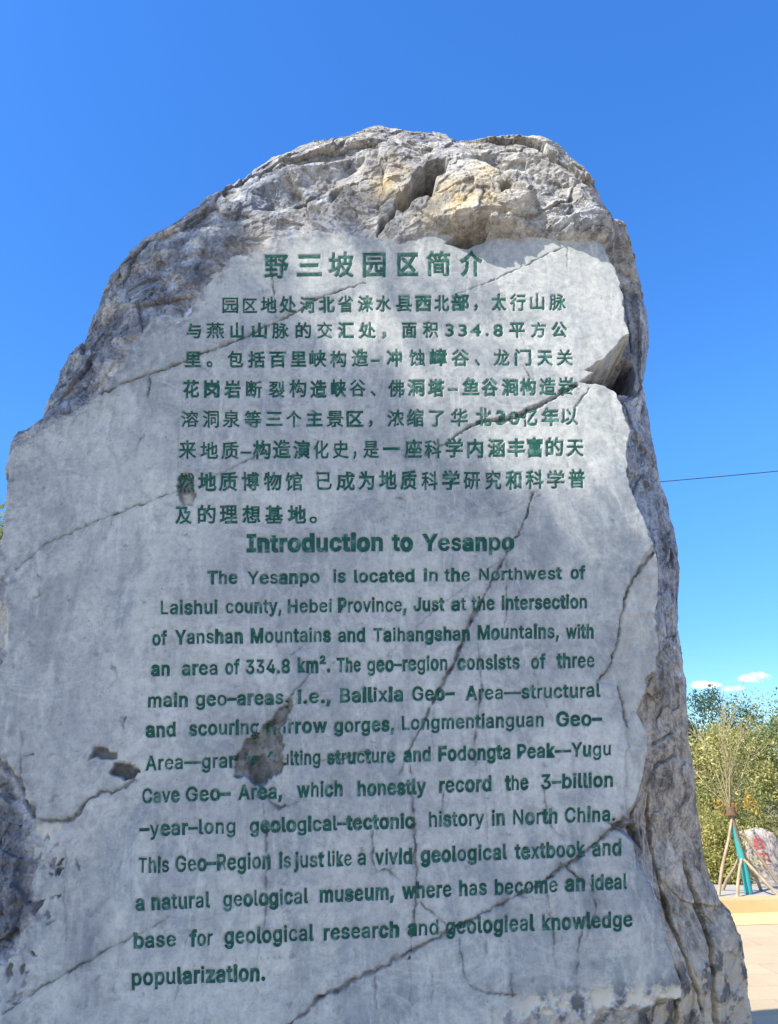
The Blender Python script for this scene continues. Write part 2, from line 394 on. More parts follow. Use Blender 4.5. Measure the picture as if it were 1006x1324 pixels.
nat = 0.036 * cpb * fbm(Pb * 2.0 + 9, 3) + 0.021 * (1 + 0.15 * (cpb - 1)) * np.clip(f1, -1.6, 1.6) + 0.0095 * np.clip(f2, -1.6, 1.6) + (0.0050 - 0.003 * browm[rb] - 0.0024 * capr[rb]) * np.clip(f3, -1.6, 1.6) + (0.0026 - 0.002 * browm[rb] - 0.0012 * capr[rb]) * np.clip(f4, -1.6, 1.6) \
    + 0.011 * fbm(Pb * 8 + 2, 6, 0.62) - 0.002 * np.maximum(fbm(Pb * 6.5 + 4, 5, 0.55, True), 0) \
    + (0.0040 - .0014 * capr[rb]) * fbm(Pb * 48 + 2, 4, 0.65) - 0.003 * np.maximum(fbm(Pb * 26 + 14, 4, 0.6, True), 0)
nat += 0.006 * sstep(0.03, 0.0, b1) + 0.003 * sstep(0.05, 0.0, b2)
nat *= 1 - 0.35 * browm[rb]
wide = np.clip((np.maximum(sP, 0) + np.maximum(e, 0))[rb] / 0.25, 0.25, 1)
D[rb] += nat * amp * wide
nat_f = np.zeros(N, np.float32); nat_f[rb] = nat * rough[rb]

# dressed face: slow undulation, tooling
pan = 1 - rough
D += pan * (0.006 * perlin(P2 * 1.6 + 2) + 0.0022 * fbm(P2 * 7 + 5, 3) + 0.0007 * perlin(P2 * 40))
PANEL_D = lambda x, z: None
brown = np.zeros(N, np.float32); pale = brown.copy(); dirt_shade = brown.copy(); ochre = brown.copy(); dark = brown.copy()  # own-colour masks, some also holding painted shade

# split lines in the face: pixels with width in pixels
CRACKS = [
 '20,735,1.5 60,702,2 110,680,1.6 160,660,1.8 215,640,1.6 232,634,1.2', '262,620,.8 300,606,1.3 330,590,1 348,584,.7',
 '133,508,3.4 165,493,2.2 220,475,2 250,462,2.2 300,443,2.2 340,424,2.4 380,405,2.2 415,383,2 440,375,1.6 472,366,1', '590,380,.8 640,362,1.2 690,338,1.2 733,318,1.4',
 '352,355,1.8 354,378,1.8 358,412,1.8', '733,316,1.2 735,347,.9', '745,497,4 730,507,4.5 710,518,4 690,528,4.5 665,541,7 645,544,5 628,543,3 612,550,2.4 598,556,2 576,574,1.5 548,588,1',
 '676,474,2 686,487,2 694,496,1.4', '762,503,1.6 752,516,1.6 742,528,1', '690,640,2.6 680,670,2.2 671,690,1.2 660,706,1.6 648,730,1.6 636,752,1.6 626,772,2 617,790,5 610,802,6 604,816,3.2 596,836,3 588,854,3.2 576,878,3 562,905,3 552,925,2 542,945,1.6 530,970,1.4 518,1000,1',
 '656,722,1.3 655,770,1.6 654,812,1.2', '620,832,1.4 622,868,1.8 623,900,1.8 617,930,1.4 614,960,1.8 614,990,1.2', '341,1040,1 344,1072,2 347,1110,2 345,1150,2.2 343,1196,1.4',
 '531,990,1 535,1050,1.4 537,1100,2.4 538,1140,2.8 538,1180,2 533,1210,1.6 529,1240,1', '330,1356,3 375,1326,3 392,1312,3 415,1290,3.4 424,1283,2.6 438,1281,3.6 470,1262,2.6 500,1248,3.2 540,1225,3 580,1205,3 620,1185,2.2 660,1162,2.6 700,1145,2.4 728,1122,3.4 745,1112,3 770,1090,3 792,1072,3.4 808,1059,5',
 '728,1118,2 742,1130,2.6 752,1138,2 768,1148,1.6', '5,1312,2.4 50,1280,2 80,1262,2.4 110,1245,1.8 160,1217,1.8 195,1200,1.2 218,1188,1', '45,1058,4 62,1061,2 82,1062,3.4 96,1058,3.6 104,1048,3.4 110,1038,2.4 122,1029,2 134,1023,2 142,1023,2 145,1026,1.6 160,1019,2 172,1009,2',
 '0,984,3 14,998,4 26,1010,4 31,1032,4 45,1056,5', '543,1166,1 552,1176,2 565,1182,2 577,1198,1.6', '594,1215,1.4 597,1240,1.6 602,1262,2 612,1279,1.6 640,1286,2 670,1288,1.2', '628,1210,1.2 629,1232,1.3', '655,1155,.8 703,1165,.6', '707,1150,1 713,1190,1.2 718,1220,1.4 718,1252,1',
 '485,1262,1.3 487,1304,1.2', '532,1256,1 531,1300,1', '552,1232,.8 560,1262,1.2 560,1296,1', '661,1262,1.2 663,1288,1.4', '47,744,1.6 52,748,1.6 50,762,1.4 52,770,1.6 45,773,1.4', '143,855,1 150,870,1.6 151,878,1.2 142,886,1', '28,940,1.2 27,985,1.6 27,1008,1.2', '161,928,1.4 160,938,2 162,948,1.2',
 '30,976,1.4 36,978,1 44,974,1.4', '66,975,1.6 76,976,2', '372,905,1.2 380,893,1.8 392,884,1.8 404,868,1', '376,846,1 388,840,1.8 394,833,1.2', '573,1013,1.4 574,1040,1.6 570,1064,1.2', '703,1020,1.6 707,1055,1.8 718,1075,1.4 734,1086,1', '620,1000,.8 631,1060,1 632,1100,.7',
 '480,1070,1.4 483,1090,2.2 482,1112,2 488,1127,2.2 502,1126,1.6 515,1136,1.2', '405,985,1 440,982,1.6 470,972,1.4 484,972,1.2', '345,1030,2 360,1045,2.4 375,1040,1.6 388,1036,1.2', '484,566,.9 487,600,1.2', '215,440,1.6 214,425,1.4', '196,468,1.4 194,500,2.2 191,515,1.6', '186,560,1.4 176,580,.8', '450,535,1 440,560,.6',
 '809,774,3 803,800,2.4 801,826,2.6 795,845,1.8 786,866,1.8 775,880,1.6', '848,712,3 830,733,4 818,748,3 809,774,2.4', '800,890,2.4 805,905,2.4 809,925,3 812,940,2.6', '760,1180,1.6 752,1210,1.2 745,1260,1.6', '768,1150,1.6 772,1180,1.4 758,1215,1', '140,560,.5 152,600,.6', '253,1150,.5 240,1230,1 226,1300,.8', '85,1100,1.2 84,1150,1 86,1215,.9', '335,1215,.7 330,1290,.8', '430,1000,.7 425,1060,.7',
 '700,640,1 640,668,.5', '655,720,.7 560,790,.8 500,850,.5', '455,640,.6 520,655,.6', '515,643,1.6 524,647,1.8', '232,540,.6 231,610,.7', '640,360,.6 668,420,.7 690,470,.6', '590,330,.6 606,360,.7 614,372,.8', '560,900,.6 560,990,.7', '702,820,.6 690,870,.9 715,930,.7',
]
_wob = 0.020 * fbm(P2 * 14 + 50, 3); _wob2 = 0.020 * fbm(P2 * 14 + 90, 3); _wob3 = 0.011 * fbm(P2 * 38, 3, .6); _wob4 = 0.011 * fbm(P2 * 38 + 9, 3, .6)
for cr in CRACKS:
    pw = chain(cr); pts = np.array([face(a, b) for a, b, _ in pw]); w = np.array([c for *_, c in pw]) * (0.0030 if max(c for *_, c in pw) > 2.7 else 0.0021)
    lo, hi = pts.min(0) - 0.05, pts.max(0) + 0.05
    q = np.where((X > lo[0]) & (X < hi[0]) & (Z > lo[1]) & (Z < hi[1]))[0]
    if not len(q): continue
    d, ww = seg_dist(X[q] + _wob[q] * .5 + _wob3[q], Z[q] + _wob2[q] * .5 + _wob4[q], pts, False, w)
    ww = ww * np.clip(0.95 + 1.6 * fbm(P2[q] * 22 + 70, 3), .3, 2.0)
    lin = np.clip(1.35 - d / (ww * 0.55 + 0.0012), 0, 1) * np.clip(ww / 0.0045, 0.25, 1)
    D[q] += np.clip(1.3 - d / (ww * 0.6 + 0.0024), 0, 1) * np.clip(ww * 1.9, 0.002, 0.02) * 0.7
    dirt_shade[q] = np.maximum(dirt_shade[q], lin * (0.75 + 0.5 * perlin(P2[q] * 30)))
    halo = np.exp(-(d / (ww * 2.0 + 0.004)) ** 2) * np.clip(ww / 0.020, 0.03, 0.2)
    dirt_shade[q] = np.maximum(dirt_shade[q], halo)

rnd0 = random.Random(12)
def poly(s): return np.array([face(a, b) for a, b in chain(s)])
def chip(s, depth, soft=0.008, jag=1.0):
    p = poly(s); lo, hi = p.min(0) - 0.08, p.max(0) + 0.08
    q = np.where((X > lo[0]) & (X < hi[0]) & (Z > lo[1]) & (Z < hi[1]))[0]
    k = sstep(soft, -soft, sdf(X[q] + _wob[q] * jag + _wob3[q] * jag, Z[q] + _wob2[q] * jag + _wob4[q] * jag, p))
    D[q] += depth * k * (1 + 1.1 * fbm(P2[q] * 16 + 8, 5, .65))
    return q, k
NARROW = '374,904 372,925 364,954 369,979 361,1000 352,1012 338,1016 330,1008 316,1004 304,1000 307,972 320,957 335,947 342,938 355,928 366,912'
q, k = chip(NARROW, 0.020, 0.006, 1.7); brown[q] = np.maximum(brown[q], k * (0.75 + 0.9 * fbm(P2[q] * 18, 4, .65))); dirt_shade[q] = np.maximum(dirt_shade[q], k * sstep(0.05, .35, fbm(P2[q] * 22 + 40, 4, .65)) * .7)
q, k = chip('318,985 340,975 352,1000 345,1014 330,1010', 0.010); dirt_shade[q] = np.maximum(dirt_shade[q], k * 0.55)
q, k = chip('142,1000 150,986 160,985 178,994 181,1000 168,1008 160,1010 148,1005', 0.028, 0.005); dirt_shade[q] = np.maximum(dirt_shade[q], k * 0.9)
q, k = chip('112,980 120,970 130,968 150,972 151,980 140,979 124,978', 0.02, 0.005); dirt_shade[q] = np.maximum(dirt_shade[q], k * 0.75)
q, k = chip('230,640 230,618 240,612 250,622 253,640 248,654 238,656', 0.012, 0.006); brown[q] = np.maximum(brown[q], k * 0.95)
q, k = chip('236,640 246,638 250,650 240,655', 0.0, 0.01); pale[q] = np.maximum(pale[q], k * .5)
q, k = chip('50,1066 56,1062 78,1062 80,1070 70,1084 58,1088 44,1080', 0.006, 0.006); pale[q] = np.maximum(pale[q], k * (0.45 + .5 * perlin(P2[q] * 40)))
q, k = chip('0,786 8,782 11,810 6,838 -10,845 -14,800', 0.01, 0.006); pale[q] = np.maximum(pale[q], k * .5)
q, k = chip('96,1110 100,1116 105,1124 100,1125', 0.006, 0.004); dirt_shade[q] = np.maximum(dirt_shade[q], k * .8)
# sheet broken off right of the lettering, a few millimetres deeper and paler
q, k = chip('850,700 840,712 823,738 809,772 803,800 801,826 790,860 772,882 800,886 812,940 809,1049 818,1083 870,1000 880,850', 0.010, 0.006)
pale[q] = np.maximum(pale[q], k * 0.16)
# broken, pale lower edge
bz = sstep(0.13, 0.0, -sP) * sstep(face(640, 1290)[1] + .09, face(640, 1290)[1] - 0.02, Z) * sstep(face(600, 1300)[0], face(720, 1300)[0], X)
fl = fbm(P2 * 13 + 77, 4, 0.6)
pale = np.maximum(pale, 0.85 * bz * sstep(-0.08, 0.0, fl)); D += bz * 0.012 * sstep(-0.1, 0.15, fl); dirt_shade = np.maximum(dirt_shade, bz * 0.75 * sstep(-0.10, -0.18, fl))

for st_, wd, am in (('770,1150 762,1190 752,1230 744,1292', 13, .75), ('735,1125 760,1145 775,1165', 12, .6), ('640,650 680,690 660,740 640,770', 34, .45), ('705,800 720,850 700,900', 26, .5), ('96,1110 104,1180 118,1260 124,1340', 20, .5),
                    ('150,930 128,980 100,1010', 15, .35), ('62,1020 78,1055', 18, .3), ('315,940 310,1000 330,1025', 16, .55), ('25,925 12,945', 8, .6), ('640,1270 690,1280 740,1262 780,1230', 12, .5), ('440,1000 470,1090 480,1140', 9, .4), ('345,1040 347,1120 344,1200', 8, .45),
                    ('275,770 235,800 215,850', 20, .3), ('500,520 540,620 520,700', 24, .3), ('520,335 500,420 470,520', 15, .3), ('780,700 790,770 770,860', 16, .4), ('400,1130 395,1240 380,1310', 12, .3), ('840,1060 845,1140 860,1210', 9, .5), ('80,680 60,800 70,880', 28, .25)):
    pts = np.array([face(a, b) for a, b in chain(st_)]); pad = wd * .0033 * 2.6 + .03; lo, hi = pts.min(0) - pad, pts.max(0) + pad
    q = np.where((X > lo[0]) & (X < hi[0]) & (Z > lo[1]) & (Z < hi[1]))[0]
    d = seg_dist(X[q] + _wob[q] * 1.6 + _wob3[q], Z[q] + _wob2[q] * 1.6 + _wob4[q], pts, False)
    dark[q] = np.maximum(dark[q], am * np.exp(-(d / (wd * .0033)) ** 2) * np.clip(.8 + 1.5 * fbm(P2[q] * 16 + 3, 4, .6), .1, 1.3) * (1 - rough[q]))
# small angular chips along the broken lower left
for k in range(30):
    y_ = rnd0.uniform(1075, 1300); x_ = (66 if y_ < 1190 else 66 - (y_ - 1190) * .5) - abs(rnd0.gauss(0, 22)) + 12; r_ = rnd0.uniform(3, 9)
    if x_ < -40: continue
    a0 = rnd0.uniform(0, 6.28); q, k2 = chip(' '.join(f'{x_ + r_ * rnd0.uniform(.5, 1.3) * math.cos(a0 + j * 1.5708 + (k * j) % 3 * .4):.1f},{y_ + r_ * rnd0.uniform(.6, 1.5) * math.sin(a0 + j * 1.5708):.1f}' for j in range(4) if not (j == 2 and k % 3)), .007, .0025, 1.3)
    dirt_shade[q] = np.maximum(dirt_shade[q], k2 * rnd0.uniform(.2, .95))

# the deep notch at the right of the lettering, the hollow in the cap
def dent(s, depth, soft, push=0.0):
    """hollow traced on the surface at depth push"""
    p = np.array([face(a, b, push) for a, b in chain(s)]); lo, hi = p.min(0) - 0.3, p.max(0) + 0.3
    q = np.where((X > lo[0]) & (X < hi[0]) & (Z > lo[1]) & (Z < hi[1]))[0]
    s_ = sdf(X[q] + _wob[q] + wx[q] * .5, Z[q] + _wob2[q] + wz[q] * .5, p)
    k = np.clip(-s_ / soft, -0.15, 1); k = sstep(0, 1, k) if soft < .05 else np.clip(k, 0, 1) ** .8
    D[q] += depth * k * (1 + 0.5 * fbm(P2[q] * 10 + 1, 3))
    return q, k
dent('745,496 772,480 786,465 800,450 815,449 822,436 838,440 842,470 834,488 815,492 797,506 782,499 762,498', 0.42, 0.04, 0.12)
dent('596,210 640,192 700,205 738,232 752,268 700,284 660,262 630,232', .075, .09, 0.05)
dent('326,246 372,222 430,206 474,200 468,236 420,270 360,290 326,280', .07, .09, 0.08)
dent('640,290 690,262 740,272 760,292 700,302', .05, .06, 0.0)
hq, hk = dent('508,266 516,246 532,228 540,212 550,202 570,200 582,214 576,232 564,238 567,254 556,264 538,264 522,272', 0.42, 0.035, 0.0); dirt_shade[hq] = np.maximum(dirt_shade[hq], hk * .45)  # cap hollow also darkened in colour, standing in for its shadow
dent('483,300 490,286 505,270 518,262 510,280 498,296 488,308', 0.10, 0.02, 0.0)
dent('576,302 588,290 612,280 634,278 640,290 628,300 606,308', 0.11, 0.03, -0.08)
dent('640,246 652,240 662,246 660,260 646,266', 0.09, 0.03, -0.03)
dent('416,254 432,226 446,222 440,244 428,258', 0.05, 0.03, 0.0)
dent('365,240 380,232 396,240 392,252 372,250', 0.04, 0.03, 0.05)
# ribs and grooves of the right flank
for s_, dp, sf in (('760,1060 815,1060 822,1085 830,1130 846,1165 862,1210 880,1250 893,1300 900,1400 886,1400 880,1290 868,1240 850,1185 836,1140 824,1100', .10, .03),
                   ('846,958 862,950 892,938 893,944 866,958 846,968', .05, .02), ('848,990 866,978 896,966 897,974 868,988 846,1000', .05, .02),
                   ('836,1000 843,1040 848,1090 860,1140 880,1190 900,1240 925,1290 940,1330 930,1330 905,1270 880,1220 858,1170 842,1110 834,1050', .11, .03),
                   ('905,1090 920,1140 940,1180 955,1225 966,1290 972,1400 958,1400 952,1290 940,1220 925,1180 908,1140', .12, .04),
                   ('808,345 818,380 826,420 832,440 824,442 816,410 806,370', .05, .02), ('820,560 838,556 848,575 838,600 822,596', .04, .03)):
    dent(s_, dp, sf, 0.2)

# mineral colours, regional tones and some shade put into the colour
nz = fbm(P2 * 6 + 33, 4); nz2 = fbm(P2 * 14 + 13, 4)
for x, y, r, a, sx, sz in ((503, 236, .14, 1, .8, 1.3), (470, 250, .12, .3, 1, 1), (592, 270, .17, 1, 1.2, .8), (640, 240, .15, .8, .9, .8), (330, 300, .12, .35, 1, 1), (440, 226, .1, .4, 1, .7)):
    ochre = np.maximum(ochre, a * blob(x, y, r, 0, sx, sz) * sstep(-0.35, 0.15, nz + 0.3 * nz2))
leftw = sstep(-0.25, -0.75, X) * rough
dirt_shade = np.maximum(dirt_shade, leftw * sstep(-.35, .25, nz + .8 * nz2) * .66)
dark = np.maximum(dark, leftw * sstep(-0.45, 0.1, nz))  # left band darker, mottled and bluer
dark = np.maximum(dark, sstep(0.75, 0.95, X) * rough * sstep(face(860, 860)[1], face(860, 760)[1], Z) * sstep(top_z + .25, top_z - .02, Z) * (0.75 + .5 * nz))  # upper right flank: blue cast of its shade put into the colour
dark = np.maximum(dark, sstep(-0.1, .3, nz2 + nz) * 0.45 * rough * capr * sstep(0.6, 0.2, X) * .9)  # left part of the cap: rock mottling and tree dapple shade painted together
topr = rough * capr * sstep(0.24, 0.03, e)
pale = np.maximum(pale, topr * sstep(-0.2, 0.15, nz2) * 0.6)  # paler towards the rim of the cap
pale = np.maximum(pale, rough * leftw * sstep(0.12, 0.4, nz2) * .7)
browR = sstep(0.8, 1.0, X) * sstep(face(860, 860)[1] + .1, face(860, 1000)[1], Z) * rough
lowl = rough * sstep(-0.9, -1.05, X) * sstep(face(0, 960)[1], face(0, 1040)[1], Z)
dark = np.maximum(dark, lowl); dirt_shade = np.maximum(dirt_shade, lowl * (.66 + .3 * sstep(-.25, .2, nz2))); brown = np.maximum(brown, browR)  # broken lower left set darker, lower right flank browner
pale = np.maximum(pale, 0.8 * rough * (blob(848, 620, .045, .38, .6, 1.3)))
dirt_shade = np.maximum(dirt_shade, rough * capr * .5 * sstep(.02, .3, fbm(P2 * 9 + 3, 5, .65)) * sstep(.9, -.2, X))  # cap mottling with painted dapple shade, stronger to the left
dirt_shade = np.maximum(dirt_shade, rough * (1 - .5 * browR) * np.clip(nat_f * 18, 0, 0.45) * (0.8 + nz2))  # darker where the relief sits deeper

edg = sstep(-0.07, 0.0, sP) * (1 - rough)
dark = np.maximum(dark, edg * sstep(-0.1, 0.25, fbm(P2 * 20 + 11, 5, .65)) * (0.35 + 0.65 * sstep(0.3, -0.3, X)))
pale = np.maximum(pale, rough * sstep(0.07, 0.0, sP) * sstep(-0.05, .2, fbm(P2 * 18 + 51, 5, .65)) * .8 * sstep(0.8, 0.5, X))

stone = thing('inscribed_stone', 'tall grey natural boulder with a dressed face carrying green Chinese and English lettering', 'monument', tuple(FACE0), YAW)
